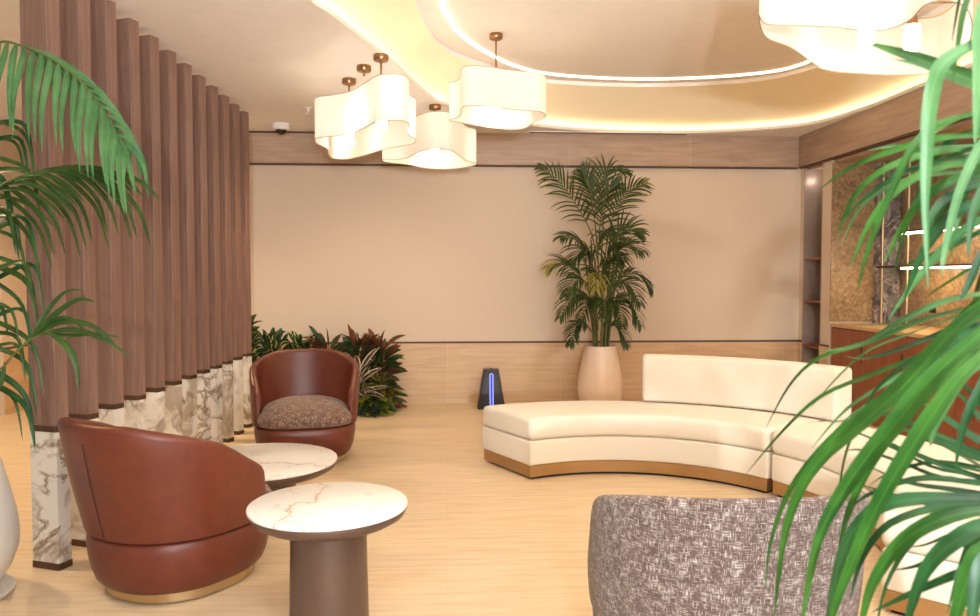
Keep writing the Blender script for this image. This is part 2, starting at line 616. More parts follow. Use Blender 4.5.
# right wall: pier, niche surround, pilaster
struct('wall_right', XR, XR + 0.35, 8.03, YB, 0, ZC, M['wall'])
struct('wall_right.001', XR, XR + 0.62, 7.44, 7.62, 0, 2.53, M['wall'])
struct('wall_right.002', XR + 0.33, XR + 0.37, 7.62, 8.03, 0, 2.53, M['wall'])
struct('trim_8', XR - 0.012, XR, 8.03, YB, 0, 0.642, M['wains'])
struct('trim_9', XR - 0.008, XR, 8.03, YB, 0.642, 0.662, M['gap'])
struct('trim_10', XR - 0.012, XR, 7.44, 7.62, 0, 0.642, M['wains'])
struct('trim_11', XR - 0.008, XR, 7.44, 7.62, 0.642, 0.662, M['gap'])
struct('trim_12', XR - 0.06, XR + 0.02, 1.0, YB, 2.532, 2.838, M['bandy'], 0.003)
struct('trim_13', XR - 0.045, XR + 0.02, 1.0, YB - 0.055, 2.517, 2.532, M['gap'])
struct('trim_14', XR - 0.058, XR + 0.02, 1.0, YB, 2.838, ZC, M['bandy'])
struct('trim_15', XR + 0.02, 5.2, 1.0, 8.03, 2.49, 2.53, M['bandy'])      # soffit of the bar alcove
XA = 4.52
struct('wall_right.003', XA, XA + 0.1, 1.0, 7.44, 0, 2.49, M['splash'])
bm = bmesh.new(); box(bm, XR, XA, 7.425, 7.44, 0.9, 2.49)
tag(obj('wall_right.004', bm, M['splash'], None, 30), kind='structure')
bm = bmesh.new(); box(bm, 4.28, XA, 7.36, 7.425, 0.885, 2.49)
tag(obj('trim_16', bm, M['gmarble'], None, 30), kind='structure')

# ceilings: low ceiling with an organic cut-out, cove ring, raised centre
Lo = [onz(*p, ZC) for p in [(310, 0), (330, 14), (376, 50), (395, 65), (430, 97), (452, 107), (520, 124), (600, 133), (700, 133), (800, 126), (870, 110), (950, 85)]]
Lo = [Vector((min(p.x, 3.76), min(p.y, 7.9), 0)) for p in Lo]
Lo += [Vector(p) for p in [(3.74, 4.4, 0), (3.6, 3.1, 0), (3.1, 1.9, 0), (2.2, 1.1, 0), (1.2, 0.85, 0), (0.2, 1.1, 0), (-0.5, 1.8, 0), (-0.85, 2.8, 0), (-0.86, 3.55, 0)]]
Hi = [onz(*p, ZR) for p in [(415, 0), (422, 18), (436, 42), (455, 56), (482, 66), (515, 77), (560, 84), (650, 87), (750, 82), (815, 68)]]
Hi += [Vector(p) for p in [(3.42, 5.6, 0), (3.4, 4.4, 0), (3.1, 3.1, 0), (2.4, 2.2, 0), (1.4, 1.9, 0), (0.45, 2.2, 0), (-0.05, 3.0, 0), (-0.24, 4.1, 0)]]
Hi = [Vector((p.x, p.y, 0)) for p in Hi]
LO = crom(Lo, 8); HI = crom(Hi, 8)
LOo = offset2(LO, 0.10)      # riser set back behind the lip
bmc = poly_plate([(-6.5, -3.2), (XR - 0.0, -3.2), (XR, YB), (-6.5, YB)], [LO], ZC)
tag(obj('ceiling', bmc, M['plaster'], None, 30, recalc=False), kind='structure')
bm = bmesh.new()
LOm = offset2(LO, 0.012)
strip(bm, atz(LO, ZC), atz(LO, ZC + 0.028)); strip(bm, atz(LO, ZC + 0.028), atz(LOm, ZC + 0.028)); strip(bm, atz(LOm, ZC + 0.028), atz(LOm, ZC + 0.003))
strip(bm, atz(LOm, ZC + 0.003), atz(LOo, ZC + 0.003))
tag(obj('trim_17', bm, M['lip'], None, 60), kind='structure')
bm = bmesh.new()
strip(bm, atz(LOo, ZC + 0.003), atz(LOo, ZC + 0.04))
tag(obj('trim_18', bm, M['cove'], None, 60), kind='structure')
CC = Vector((1.5, 4.6, 0))


def by_angle(loop, n=300):
    out = []
    m = len(loop)
    for k in range(n):
        a = 2 * PI * k / n
        d = Vector((math.cos(a), math.sin(a), 0)); best = None
        for i in range(m):
            p, q = loop[i] - CC, loop[(i + 1) % m] - CC
            e_ = q - p
            den = d.x * e_.y - d.y * e_.x
            if abs(den) < 1e-9: continue
            t = (p.x * e_.y - p.y * e_.x) / den
            u = (p.x * d.y - p.y * d.x) / den
            if t > 0 and -1e-6 <= u <= 1 + 1e-6 and (best is None or t > best): best = t
        out.append(CC + d * best)
    return out


ra, rb = by_angle(LOo), by_angle(HI)
bm = bmesh.new()
for k in range(8):
    f0, f1 = k / 8, (k + 1) / 8
    zf = lambda f: (ZC + 0.04) + (ZR - ZC - 0.04) * (1 - (1 - f) ** 1.15)
    strip(bm, [Vector((*(p.lerp(q, f0)).xy, zf(f0))) for p, q in zip(ra, rb)], [Vector((*(p.lerp(q, f1)).xy, zf(f1))) for p, q in zip(ra, rb)])
bmesh.ops.remove_doubles(bm, verts=bm.verts, dist=1e-4)
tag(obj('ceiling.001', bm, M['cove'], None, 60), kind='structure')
bm = bmesh.new()
strip(bm, atz(HI, ZR), atz(HI, ZU))
tag(obj('trim_19', bm, M['plaster'], None, 60), kind='structure')
struct('ceiling.002', -6.5, 6.0, -3.2, YB + 0.3, ZU, ZU + 0.08, M['plaster'])

# cove light hidden on the lip, and the slim light line in the raised centre
bm = bmesh.new()
l1, l2 = offset2(LO, 0.016), offset2(LO, 0.05)
strip(bm, atz(l1, ZC + 0.009), atz(l2, ZC + 0.009)); strip(bm, atz(l1, ZC + 0.004), atz(l1, ZC + 0.009)); strip(bm, atz(l2, ZC + 0.004), atz(l2, ZC + 0.009))
tag(obj('cove_light_strip', bm, M['coveled'], None, 60), 'warm light strip hidden on the lip of the outer ceiling cove', 'light strip')
Le = [onz(*p, ZU - 0.01) for p in [(441, 0), (447, 18), (458, 34), (480, 50), (515, 67), (560, 76), (650, 80), (750, 75), (808, 63)]]
Le = [Vector((p.x, p.y, 0)) for p in Le]
LEo = crom(Le + [Vector(p) for p in [(3.2, 5.5, 0), (3.15, 4.5, 0), (2.9, 3.4, 0), (2.2, 2.6, 0), (1.4, 2.35, 0), (0.65, 2.6, 0), (0.25, 3.4, 0), (0.12, 4.3, 0)]], 8)
LEi = offset2(LEo, -0.030)
bm = bmesh.new()
strip(bm, atz(LEo, ZU - 0.012), atz(LEi, ZU - 0.012)); strip(bm, atz(LEo, ZU), atz(LEo, ZU - 0.012)); strip(bm, atz(LEi, ZU), atz(LEi, ZU - 0.012))
tag(obj('ceiling_light_line', bm, M['led'], None, 60), 'thin glowing light line curving around the raised ceiling centre', 'light strip')

# ------------------------------------------------------------------ small ceiling fittings
c = onz(605, 135.5, ZC)
e = empty('slot_diffuser', (c.x, 7.93, ZC), 0, 'long dark slot air diffuser in the ceiling before the back wall', 'air vent')
bm = bmesh.new(); box(bm, -0.85, 0.85, -0.03, 0.03, -0.008, 0.0); obj('frame', bm, M['plaster'], e, 30)
for dy in (-0.012, 0.012):
    bm = bmesh.new(); box(bm, -0.83, 0.83, dy - 0.007, dy + 0.007, -0.012, -0.008); obj('slot', bm, M['gap'], e, 30)
c = onz(281, 124, ZC)
e = empty('security_camera', (c.x, c.y, ZC), 0, 'small white dome security camera on the ceiling near the slatted screen', 'security camera')
bm = bmesh.new(); lathe(bm, [(0, 0), (0.085, 0), (0.088, -0.01), (0.086, -0.055), (0.07, -0.06), (0, -0.06)], 32); obj('housing', bm, M['white'], e)
bm = bmesh.new(); lathe(bm, [(0.052, -0.059), (0.05, -0.078), (0.036, -0.096), (0.016, -0.106), (0, -0.108)], 32); obj('dome', bm, M['domeb'], e)
c = onz(308, 108, ZC)
e = empty('fire_sprinkler', (c.x, c.y, ZC), 0, 'tiny white fire sprinkler head hanging from the ceiling', 'sprinkler')
bm = bmesh.new(); lathe(bm, [(0, 0), (0.035, 0), (0.035, -0.006), (0.012, -0.01), (0.012, -0.03), (0, -0.03)], 24); obj('escutcheon', bm, M['white'], e)
bm = bmesh.new()
tube(bm, [(0.01, 0, -0.028), (0.02, 0, -0.042), (0.004, 0, -0.055)], 0.003, 6); tube(bm, [(-0.01, 0, -0.028), (-0.02, 0, -0.042), (-0.004, 0, -0.055)], 0.003, 6)
lathe(bm, [(0, -0.053), (0.018, -0.053), (0.018, -0.056), (0, -0.056)], 16)
obj('deflector', bm, M['white'], e)


# ------------------------------------------------------------------ slatted screen: twelve free-standing posts
def slat_post():
    e = empty('screen_post', (0, 0, 0))
    L, W = 0.155, 0.074
    def piece(name, z0, z1, mat, g=0.0, bev=0.002):
        bm = bmesh.new(); box(bm, -L - g, g, -g, W + g, z0, z1)
        return obj(name, bm, mat, e, 30, bev, 1)
    piece('foot', 0, 0.032, M['bronze'], 0.002)
    piece('marble_base', 0.032, 0.64, M['pmarble'])
    piece('collar', 0.64, 0.668, M['bronze'], 0.001)
    piece('shaft', 0.668, 2.81, M['slat'])
    return e


def copy_tree(o, parent=None):
    c = o.copy()
    COL.objects.link(c)
    if parent: c.parent = parent
    for ch in [x for x in bpy.data.objects if x.parent == o]:
        copy_tree(ch, c)
    return c


ORD = ['nearest the camera', 'second from the camera', 'third from the camera',
       'fourth from the camera', 'fifth from the camera', 'sixth from the camera', 'seventh from the camera', 'eighth from the camera',
       'ninth from the camera', 'third from the back wall', 'second from the back wall', 'nearest the back wall']
p0 = slat_post()
for i in range(12):
    o = p0 if i == 0 else copy_tree(p0)
    o.location = (-1.782, 3.545 + 0.3015 * i, 0)
    o.rotation_euler = (0, 0, -math.radians(21))
    tag(o, 'brown wooden screen post on marble foot, ' + ORD[i], 'screen post', 'posts of the slatted room divider')
# each marble foot is cut from a different part of the slab
for i, o in enumerate(sorted([x for x in bpy.data.objects if x.name.startswith('marble_base')], key=lambda x: x.parent.location.y)):
    me = o.data.copy(); o.data = me
    mm = M['pmarble'].copy(); me.materials.clear(); me.materials.append(mm)
    for n in mm.node_tree.nodes:
        if n.type == 'MAPPING': n.inputs['Location'].default_value = (i * 1.37, i * 0.9 + 0.4, i * 0.55)


# ------------------------------------------------------------------ armchairs
def sup(theta, a, b, n):
    c, s = math.cos(theta), math.sin(theta)
    r = (abs(s / a) ** n + abs(c / b) ** n) ** (-1 / n)
    return Vector((r * s, r * c, 0))     # theta=0 -> back (+Y)


def plan(theta, a, b):
    t = min(1, max(0, (abs(theta) - PI / 3) / (PI / 2)))
    return sup(theta, a, b, 2.15 + 1.0 * t)


def uv_from(bm, fn):
    uvl = bm.loops.layers.uv.verify()
    for f in bm.faces:
        for l in f.loops:
            l[uvl].uv = fn(l.vert.co, f)


def armchair(name, loc, rz, label, mshell, mcush, mbase, mrim=None, back=0.775, arm=0.53, wd=0.372, plinth=None, A=125, flare=0.10, t0=0.055, seams=(-0.08,), table_h=((0, .775), (20, .772), (35, .76), (75, .68), (105, .575), (125, .50))):
    tb_ = crom([Vector((a_, b_, 0)) for a_, b_ in table_h], 8, False)
    prof_h = [(p.x, p.y) for p in tb_]
    e = empty(name, loc, rz, label, 'armchair')
    A = math.radians(A)
    NU = 72
    zs = 0.285
    bm = bmesh.new()
    uvl = bm.loops.layers.uv.verify()
    rings = []
    for i in range(NU + 1):
        s = -1 + 2 * i / NU
        s = math.copysign(abs(s) ** 0.85, s) if s else 0
        th = A * s
        d = 0.13
        q = max(0.0, (abs(th) - (A - d)) / d)
        rq = math.sqrt(max(0.0, 1 - min(1, q) ** 2.2))
        deg = abs(math.degrees(th))
        h = prof_h[-1][1]
        for (d0_, h0_), (d1_, h1_) in zip(prof_h, prof_h[1:]):
            if d0_ <= deg <= d1_:
                u_ = (deg - d0_) / (d1_ - d0_)
                h = h0_ + (h1_ - h0_) * u_
                break
        h = h - 0.06 * (1 - rq)
        t = max(0.012, t0 * (0.25 + 0.75 * rq))
        fl = flare * max(0.0, math.cos(th * 0.85)) + 0.003
        mid = plan(th, wd - t0 / 2, wd - t0 / 2)
        nr = mid.normalized()
        prof = []
        NZ = 7
        for j in range(NZ + 1):            # outside, going up
            z = zs + (h - t / 2 - zs) * j / NZ
            prof.append((mid + nr * (t / 2 + fl * ((z - zs) / 0.48) + 0.006 * math.sin(PI * j / NZ)), z))
        zt = h - t / 2
        for j in range(1, 8):
            a = PI * j / 8
            prof.append((mid + nr * (t / 2 * math.cos(a) + fl * ((zt - zs) / 0.48)), zt + t / 2 * math.sin(a)))
        for j in range(NZ, -1, -1):
            z = zs + (h - t / 2 - zs) * j / NZ
            prof.append((mid + nr * (-t / 2 + fl * ((z - zs) / 0.48)), z))
        rings.append(([bm.verts.new((p.x, p.y, z)) for p, z in prof], th))
    m = len(rings[0][0])
    for (a, ta), (b, tb) in zip(rings, rings[1:]):
        for j in range(m - 1):
            f = bm.faces.new([a[j], b[j], b[j + 1], a[j + 1]])
            for l in f.loops:
                th = ta if l.vert in (a[j], a[j + 1]) else tb
                v = l.vert.co.z if j < 12 else l.vert.co.z + 3
                l[uvl].uv = (th * wd, v)
            if mrim is not None and 6 <= j <= 14: f.material_index = 1
        bm.faces.new([a[m - 1], b[m - 1], b[0], a[0]])
    bm.faces.new(rings[0][0]); bm.faces.new(rings[-1][0][::-1])
    obj('backrest', bm, [mshell] + ([mrim] if mrim else []), e, 60)
    # vertical seams on the outside
    for th in seams:
        hs = next((h1_ for d1_, h1_ in prof_h if d1_ >= abs(math.degrees(th))), back)
        mid = plan(th, wd - t0 / 2, wd - t0 / 2); nr = mid.normalized()
        fl = flare * max(0.0, math.cos(th * 0.85)) + 0.003
        pts = []
        for j in range(10):
            z = zs + 0.01 + (hs - 0.09 - zs) * j / 9
            jj = (z - zs) / (hs - t0 / 2 - zs)
            pts.append(Vector(((mid + nr * (t0 / 2 + fl * ((z - zs) / 0.48) + 0.0065 * math.sin(PI * jj) + 0.0008)).x, (mid + nr * (t0 / 2 + fl * ((z - zs) / 0.48) + 0.0065 * math.sin(PI * jj) + 0.0008)).y, z)))
        bm = bmesh.new(); tube(bm, pts, 0.0028, 6); obj('seam', bm, M['seam'], e)
    # drum base
    bm = bmesh.new()
    prof = [(0.80, 0.05), (0.86, 0.055), (0.91, 0.075), (0.955, 0.12), (0.985, 0.18), (1.0, 0.23), (0.99, 0.262), (0.965, 0.276), (0.9, 0.28)]
    N = 72
    rr = []
    for s, z in prof:
        rr.append([bm.verts.new((plan(-PI + 2 * PI * i / N, wd * s * .97, wd * s * .99).x, plan(-PI + 2 * PI * i / N, wd * s * .97, wd * s * .99).y, z)) for i in range(N)])
    for a, b in zip(rr, rr[1:]):
        for i in range(N): bm.faces.new([a[i], a[(i + 1) % N], b[(i + 1) % N], b[i]])
    bm.faces.new(rr[0][::-1]); bm.faces.new(rr[-1])
    uv_from(bm, lambda c, f: (math.atan2(c.x, c.y) * wd, c.z))
    obj('base', bm, mbase, e, 60)
    bm = bmesh.new()
    for z0, z1, s, mi in ((0.012, 0.052, 0.79, 0), (0.0, 0.012, 0.70, 1)):
        a = [bm.verts.new((plan(-PI + 2 * PI * i / N, wd * s, wd * s).x, plan(-PI + 2 * PI * i / N, wd * s, wd * s).y, z0)) for i in range(N)]
        b = [bm.verts.new((v.co.x, v.co.y, z1)) for v in a]
        for i in range(N): bm.faces.new([a[i], a[(i + 1) % N], b[(i + 1) % N], b[i]]).material_index = mi
        bm.faces.new(a[::-1]).material_index = mi; bm.faces.new(b).material_index = mi
    tag(obj('plinth', bm, [plinth or M['brass'], M['black']], e, 40), 'brass swivel plinth')
    # cushion
    bm = bmesh.new()
    N = 64; ring = []
    layers = [(0.90, 0.282, 0), (0.965, 0.292, 0), (1.0, 0.33, 0), (0.995, 0.352, 0), (0.96, 0.375, 0), (0.88, 0.400, .3), (0.72, 0.424, .6), (0.5, 0.444, .9), (0.25, 0.455, 1)]
    def cpt(i, s):
        th = -PI + 2 * PI * i / N
        p = sup(th, wd - t0 - 0.004, wd - t0 - 0.008, 2.7)
        fwd = -p.y
        if fwd > 0.15:
            k = min(1, (fwd - 0.15) / 0.07)
            k = k * k * (3 - 2 * k)
            p = p.lerp(sup(th, wd - 0.012, wd + 0.012, 3.2), k)
        return p * s
    for s, z, q in layers:
        ring.append([bm.verts.new((cpt(i, s).x, cpt(i, s).y, z)) for i in range(N)])
    for a, b in zip(ring, ring[1:]):
        for i in range(N): bm.faces.new([a[i], a[(i + 1) % N], b[(i + 1) % N], b[i]])
    bm.faces.new(ring[0][::-1])
    cv = bm.verts.new((0, 0, 0.459))
    for i in range(N): bm.faces.new([ring[-1][i], ring[-1][(i + 1) % N], cv])
    uv_from(bm, lambda c, f: (c.x, c.y + c.z * 1.0))
    obj('seat_cushion', bm, mcush, e, 80)
    return e


armchair('armchair', (-1.205, 3.43, 0), math.radians(90 + 56), 'cognac leather barrel armchair seen from behind, nearest the round side table', M['leather'], M['tweed_brown'], M['leather'], wd=0.362)
armchair('armchair', (-1.06, 5.72, 0), math.radians(10), 'cognac leather barrel armchair facing the camera in front of the shrubs', M['leather'], M['tweed_brown'], M['leather'], wd=0.378)
armchair('armchair', (0.862, 2.36, 0), math.radians(180), 'grey tweed barrel armchair cut off at the bottom, behind palm leaves', M['tweed_grey'], M['tweed_grey'], M['tweed_grey'], None, wd=0.395, A=118, flare=0.05, t0=0.045, seams=(), table_h=((0, .77), (40, .748), (75, .69), (90, .64), (105, .53), (118, .46)))


# ------------------------------------------------------------------ tables
def table(name, loc, R, H, col, label, rot=0.0):
    e = empty(name, loc, rot, label, 'table')
    bm = bmesh.new(); lathe(bm, [(0, H), (R - 0.006, H), (R - 0.001, H - 0.003), (R, H - 0.008), (R - 0.001, H - 0.013), (0, H - 0.013)], 96)
    obj('tabletop', bm, M['ttop'], e, 50)
    bm = bmesh.new()
    lathe(bm, [(0, H - 0.0135), (R - 0.004, H - 0.0135), (R - 0.002, H - 0.022), (R - 0.012, H - 0.042), (R - 0.05, H - 0.064), (R - 0.12, H - 0.082), (col + 0.02, H - 0.092), (0, H - 0.093)], 96)
    obj('bowl', bm, M['tmetal'], e, 50)
    bm = bmesh.new(); lathe(bm, [(0, 0), (col + 0.012, 0), (col + 0.012, 0.006), (col + 0.004, H - 0.095), (0, H - 0.095)], 64)
    obj('pedestal', bm, M['tmetal'], e, 40)
    return e


c = onz(328.5, 502.5, 0.5)
table('side_table', (c.x, c.y, 0), 0.297, 0.5, 0.137, 'small round marble side table on a thick taupe column in the foreground', 0.4)
c = onz(258, 459.5, 0.32)
table('coffee_table', (c.x, c.y, 0), 0.44, 0.32, 0.20, 'low round marble coffee table between the two leather armchairs', 1.9)

# ------------------------------------------------------------------ curved sofa, two modules
def arc(bm, C, r0, r1, z0, z1, a0, a1, n=40, crown=0.0, mat=0):
    rows = []
    nr = 6
    for i in range(n + 1):
        a = math.radians(a0 + (a1 - a0) * i / n)
        d = Vector((math.cos(a), math.sin(a)))
        row = []
        for j in range(nr + 1):
            r = r0 + (r1 - r0) * j / nr
            row.append(bm.verts.new((C[0] + d.x * r, C[1] + d.y * r, z0)))
        for j in range(nr, -1, -1):
            r = r0 + (r1 - r0) * j / nr
            zz = z1 + crown * math.sin(PI * j / nr)
            row.append(bm.verts.new((C[0] + d.x * r, C[1] + d.y * r, zz)))
        rows.append(row)
    m = len(rows[0])
    for a, b in zip(rows, rows[1:]):
        for j in range(m):
            bm.faces.new([a[j], b[j], b[(j + 1) % m], a[(j + 1) % m]]).material_index = mat
    for row, fl in ((rows[0], 1), (rows[-1], 0)):
        for j in range(nr):
            q = [row[j], row[j + 1], row[m - 2 - j], row[m - 1 - j]]
            bm.faces.new(q if fl else q[::-1]).material_index = mat


def sofa_module(name, C, ri, ro, a0, a1, label, backrest=None):
    e = empty(name, (C[0], C[1], 0), 0, label, 'sofa', 'modules of the curved ivory sofa')
    g = math.degrees(0.035 / ri)
    s = 1 if a1 > a0 else -1
    bm = bmesh.new(); arc(bm, (0, 0), ri + 0.03, ro - 0.03, 0.0, 0.018, a0 + s * g, a1 - s * g); obj('foot_rail', bm, M['black'], e, 40)
    bm = bmesh.new(); arc(bm, (0, 0), ri + 0.008, ro - 0.01, 0.018, 0.095, a0 + s * g * .3, a1 - s * g * .3); obj('plinth', bm, M['copper'], e, 40, 0.002, 1)['label'] = 'copper coloured plinth'
    bm = bmesh.new(); arc(bm, (0, 0), ri, ro, 0.096, 0.262, a0 + s * .12, a1 - s * .12); obj('seat_base', bm, M['sofa'], e, 50, 0.014, 3)
    bm = bmesh.new(); arc(bm, (0, 0), ri - 0.008, ro, 0.264, 0.412, a0, a1, crown=0.012); obj('seat_cushion', bm, M['sofa'], e, 60, 0.035, 4)
    if backrest:
        b0, b1, h = backrest
        bm = bmesh.new(); arc(bm, (0, 0), ro - 0.12, ro + 0.05, 0.425, h, b0, b1); 
        obj('backrest', bm, M['sofa'], e, 60, 0.03, 4)
    return e


C1 = (1.05, 4.03)
sofa_module('sofa', C1, 1.06, 1.68, 118.5, 29.3, 'curved ivory sofa module with the low curved backrest, left end open', (75.3, 24.5, 0.768))
sx, sy = C1[0] + 1.06 * math.cos(math.radians(29)), C1[1] + 1.06 * math.sin(math.radians(29))
C2 = (sx - 1.35 * math.cos(math.radians(29)), sy - 1.35 * math.sin(math.radians(29)))
sofa_module('sofa', C2, 1.355, 1.975, 28.4, -46, 'backless ivory sofa module curving behind the palm leaves at right')

# ------------------------------------------------------------------ wavy pendant lamps
def shade_lamp(rim_px, zb, h, rods, label, zceil, extra=None):
    pts = [onz(x, y, zb) for x, y in rim_px]
    cx = sum(p.x for p in pts) / len(pts); cy = sum(p.y for p in pts) / len(pts)
    e = empty('pendant_lamp', (cx, cy, zb), 0, label, 'pendant lamp', 'wavy fabric pendant lamps')
    loop = crom([Vector((p.x - cx, p.y - cy, 0)) for p in pts], 6)
    bm = bmesh.new()
    a = atz(loop, 0); b = atz(loop, h)
    strip(bm, a, b)
    sh = obj('lamp_shade', bm, M['shade'], e, 60)
    # wire frame hoops top and bottom
    for z in (0.0, h):
        bm = bmesh.new(); tube(bm, [Vector((p.x, p.y, z)) for p in loop + loop[:1]], 0.0028, 6, False)
        obj('hoop', bm, M['hoop'], e, 60)
    for (rx, ry, zc) in rods:
        x, y = rx - cx, ry - cy
        bm = bmesh.new(); tube(bm, [(x, y, 0.19), (x, y, zc - zb - 0.01)], 0.007, 10); obj('rod', bm, M['brassd'], e)
        bm = bmesh.new(); lathe(bm, [(0, zc - zb), (0.05, zc - zb), (0.052, zc - zb - 0.004), (0.052, zc - zb - 0.034), (0.048, zc - zb - 0.04), (0.012, zc - zb - 0.04), (0.012, zc - zb - 0.055), (0, zc - zb - 0.055)], 32, center=(x, y)); obj('canopy', bm, M['brassd'], e)
        bm = bmesh.new(); lathe(bm, [(0, 0.03), (0.034, 0.03), (0.036, 0.035), (0.036, 0.145), (0.034, 0.15), (0, 0.15)], 24, center=(x, y)); obj('bulb', bm, M['bulb'], e)
        bm = bmesh.new(); lathe(bm, [(0, 0.151), (0.026, 0.151), (0.022, 0.195), (0, 0.195)], 20, center=(x, y)); obj('socket', bm, M['brassd'], e)
    # thin cross arms that carry the shade
    bm = bmesh.new()
    for (rx, ry, zc) in rods:
        o0 = Vector((rx - cx, ry - cy, h - 0.04))
        for ang in (0.3, 0.3 + 2.1, 0.3 + 4.2):
            d = Vector((math.cos(ang), math.sin(ang), 0))
            best = min(loop, key=lambda p: -((Vector((p.x, p.y, 0)) - Vector((o0.x, o0.y, 0))).normalized().dot(d)))
            tube(bm, [o0, Vector((best.x, best.y, h - 0.002))], 0.0025, 6)
    obj('spider', bm, M['brassd'], e)
    return e


k = lambda l: [(300 + x / 3.769, 60 + y / 3.769) for x, y in l]
rimA = k([(57, 300), (75, 292), (120, 288), (190, 277), (240, 256), (290, 232), (335, 227), (390, 230), (412, 246), (402, 268), (416, 288), (437, 300), (424, 316), (370, 326), (310, 338), (240, 360), (180, 373), (125, 371), (108, 356), (104, 336), (84, 324), (62, 314)])
rimB = k([(314, 374), (360, 376), (410, 366), (450, 346), (500, 336), (560, 338), (595, 356), (625, 378), (662, 388), (655, 398), (610, 406), (545, 411), (480, 407), (410, 395), (350, 388), (318, 383)])
rimC = k([(562, 225), (590, 218), (606, 204), (608, 184), (630, 173), (700, 174), (780, 184), (860, 191), (905, 195), (928, 210), (912, 224), (878, 236), (856, 252), (825, 261), (770, 260), (700, 252), (630, 240), (580, 232)])
rimD = [(759, 16), (767, 24), (801, 25.7), (838, 27.4), (867, 31), (892, 28), (911, 19), (924, 6), (943, 0), (966, 8), (972, 30), (962, 55), (938, 72), (900, 75), (860, 73.5), (826, 70), (812, 62), (790, 47), (766, 37)]
a1 = onz(349, 79, ZC); a3 = onz(381, 55, ZC); a2 = onz(364, 66, ZC)
shade_lamp(rimA, 2.33, 0.285, [(a1.x, a1.y, ZC), (a3.x, a3.y, ZC)], 'wavy white fabric pendant lamp at left on two brass rods', ZC)
b1 = onz(435, 105, ZC)
shade_lamp(rimB, 2.33, 0.285, [(b1.x, b1.y, ZC)], 'lowest wavy white fabric pendant lamp, middle of the left trio', ZC)
c1_ = onz(496, 34, ZU)
shade_lamp(rimC, 2.53, 0.272, [(c1_.x, c1_.y, ZU)], 'wavy white fabric pendant lamp at right of the trio, under the raised ceiling', ZU)
d1 = onz(866, 34, 2.53); d2 = onz(912, 40, 2.53)
shade_lamp(rimD, 2.45, 0.30, [(d1.x, d1.y, ZU), (d2.x, d2.y, ZU)], 'large wavy white fabric pendant lamp at the upper right, cut off by the frame', ZU)
e = empty('ceiling_junction_cap', (a2.x, a2.y, ZC), 0, 'brass ceiling cap without a lamp rod between two pendant rods', 'ceiling cap')
bm = bmesh.new(); lathe(bm, [(0, 0), (0.05, 0), (0.052, -0.004), (0.052, -0.034), (0.048, -0.04), (0, -0.04)], 32); obj('cap', bm, M['brassd'], e)
bm = bmesh.new(); lathe(bm, [(0, -0.04), (0.012, -0.04), (0.01, -0.07), (0, -0.07)], 16); obj('cable_stub', bm, M['brassd'], e)

# ------------------------------------------------------------------ bar alcove
e = empty('bar_counter', (XR, 4.2, 0), 0, 'long red-brown bar counter with a pale stone top in the right alcove', 'counter')
bm = bmesh.new(); box(bm, 0.02, XA - XR - 0.002, -2.5, 3.215, 0.0, 0.85); obj('cabinet_body', bm, M['cab'], e, 30)
bm = bmesh.new(); box(bm, -0.005, XA - XR - 0.002, -2.5, 3.215, 0.852, 0.885); obj('countertop', bm, M['ctop'], e, 30, 0.003, 2)
y = 3.20
while y > -2.4:
    bm = bmesh.new(); box(bm, 0.0, 0.02, y - 0.62, y - 0.006, 0.10, 0.845)
    dr = obj('door', bm, M['cab'], e, 30, 0.003, 1)
    bm = bmesh.new(); box(bm, -0.012, -0.0005, y - 0.58, y - 0.565, 0.55, 0.70); obj('handle', bm, M['bronze'], dr, 30)
    y -= 0.626
e = empty('shelf_rack', (XA, 0, 0), 0, 'slim brass shelf rack with lit shelves on the gold stone wall', 'shelf')
for (px, py) in ((4.30 - XA, 7.30), (4.36 - XA, 6.98)):
    bm = bmesh.new(); tube(bm, [(px, py, 0.886), (px, py, 2.488)], 0.012, 10); obj('post', bm, M['brass'], e)
for z, y1 in ((1.44, 7.34), (1.765, 7.0)):
    bm = bmesh.new(); box(bm, -0.26, -0.002, 2.0, y1, z, z + 0.02); obj('shelf_board', bm, M['bronze'], e, 30)
    bm = bmesh.new(); box(bm, -0.245, -0.215, 2.0, 6.95, z - 0.014, z - 0.001); tag(obj('light_strip', bm, M['shelfled'], e, 30), 'glowing strip under the shelf')
c = ony(933, 308, 5.0); r = ray(933, 308); q = CAM + r * (XA / r.x)
bm = bmesh.new(); box(bm, -0.008, 0, -0.045, 0.045, -0.045, 0.045)
tag(obj('wall_socket', bm, M['black'], None, 30, 0.003, 1, loc=(XA - 0.0005, q.y, q.z)), 'small black square wall socket on the gold stone above the counter', 'socket')
light('niche_downlight', 'POINT', (XR + 0.16, 7.825, 2.40), 0.6, (1.0, 0.85, 0.7), 0.03)
# display niche
e = empty('display_niche', (XR, 7.825, 0), 0, 'tall narrow wall niche with wooden shelves in the back right corner', 'shelf')
bm = bmesh.new()
box(bm, 0.0, 0.32, -0.203, -0.190, 0.0, 2.528); box(bm, 0.0, 0.32, 0.190, 0.203, 0.0, 2.528); box(bm, 0.0, 0.32, -0.19, 0.19, 0.0, 0.05)
obj('frame', bm, M['niche'], e, 30)
bm = bmesh.new(); box(bm, 0.31, 0.325, -0.189, 0.189, 0.051, 2.528); obj('back_panel', bm, M['mirror'], e, 30)
for z in (0.60, 1.08, 1.53):
    bm = bmesh.new(); box(bm, 0.006, 0.309, -0.189, 0.189, z, z + 0.022); obj('shelf', bm, M['cab'], e, 30)

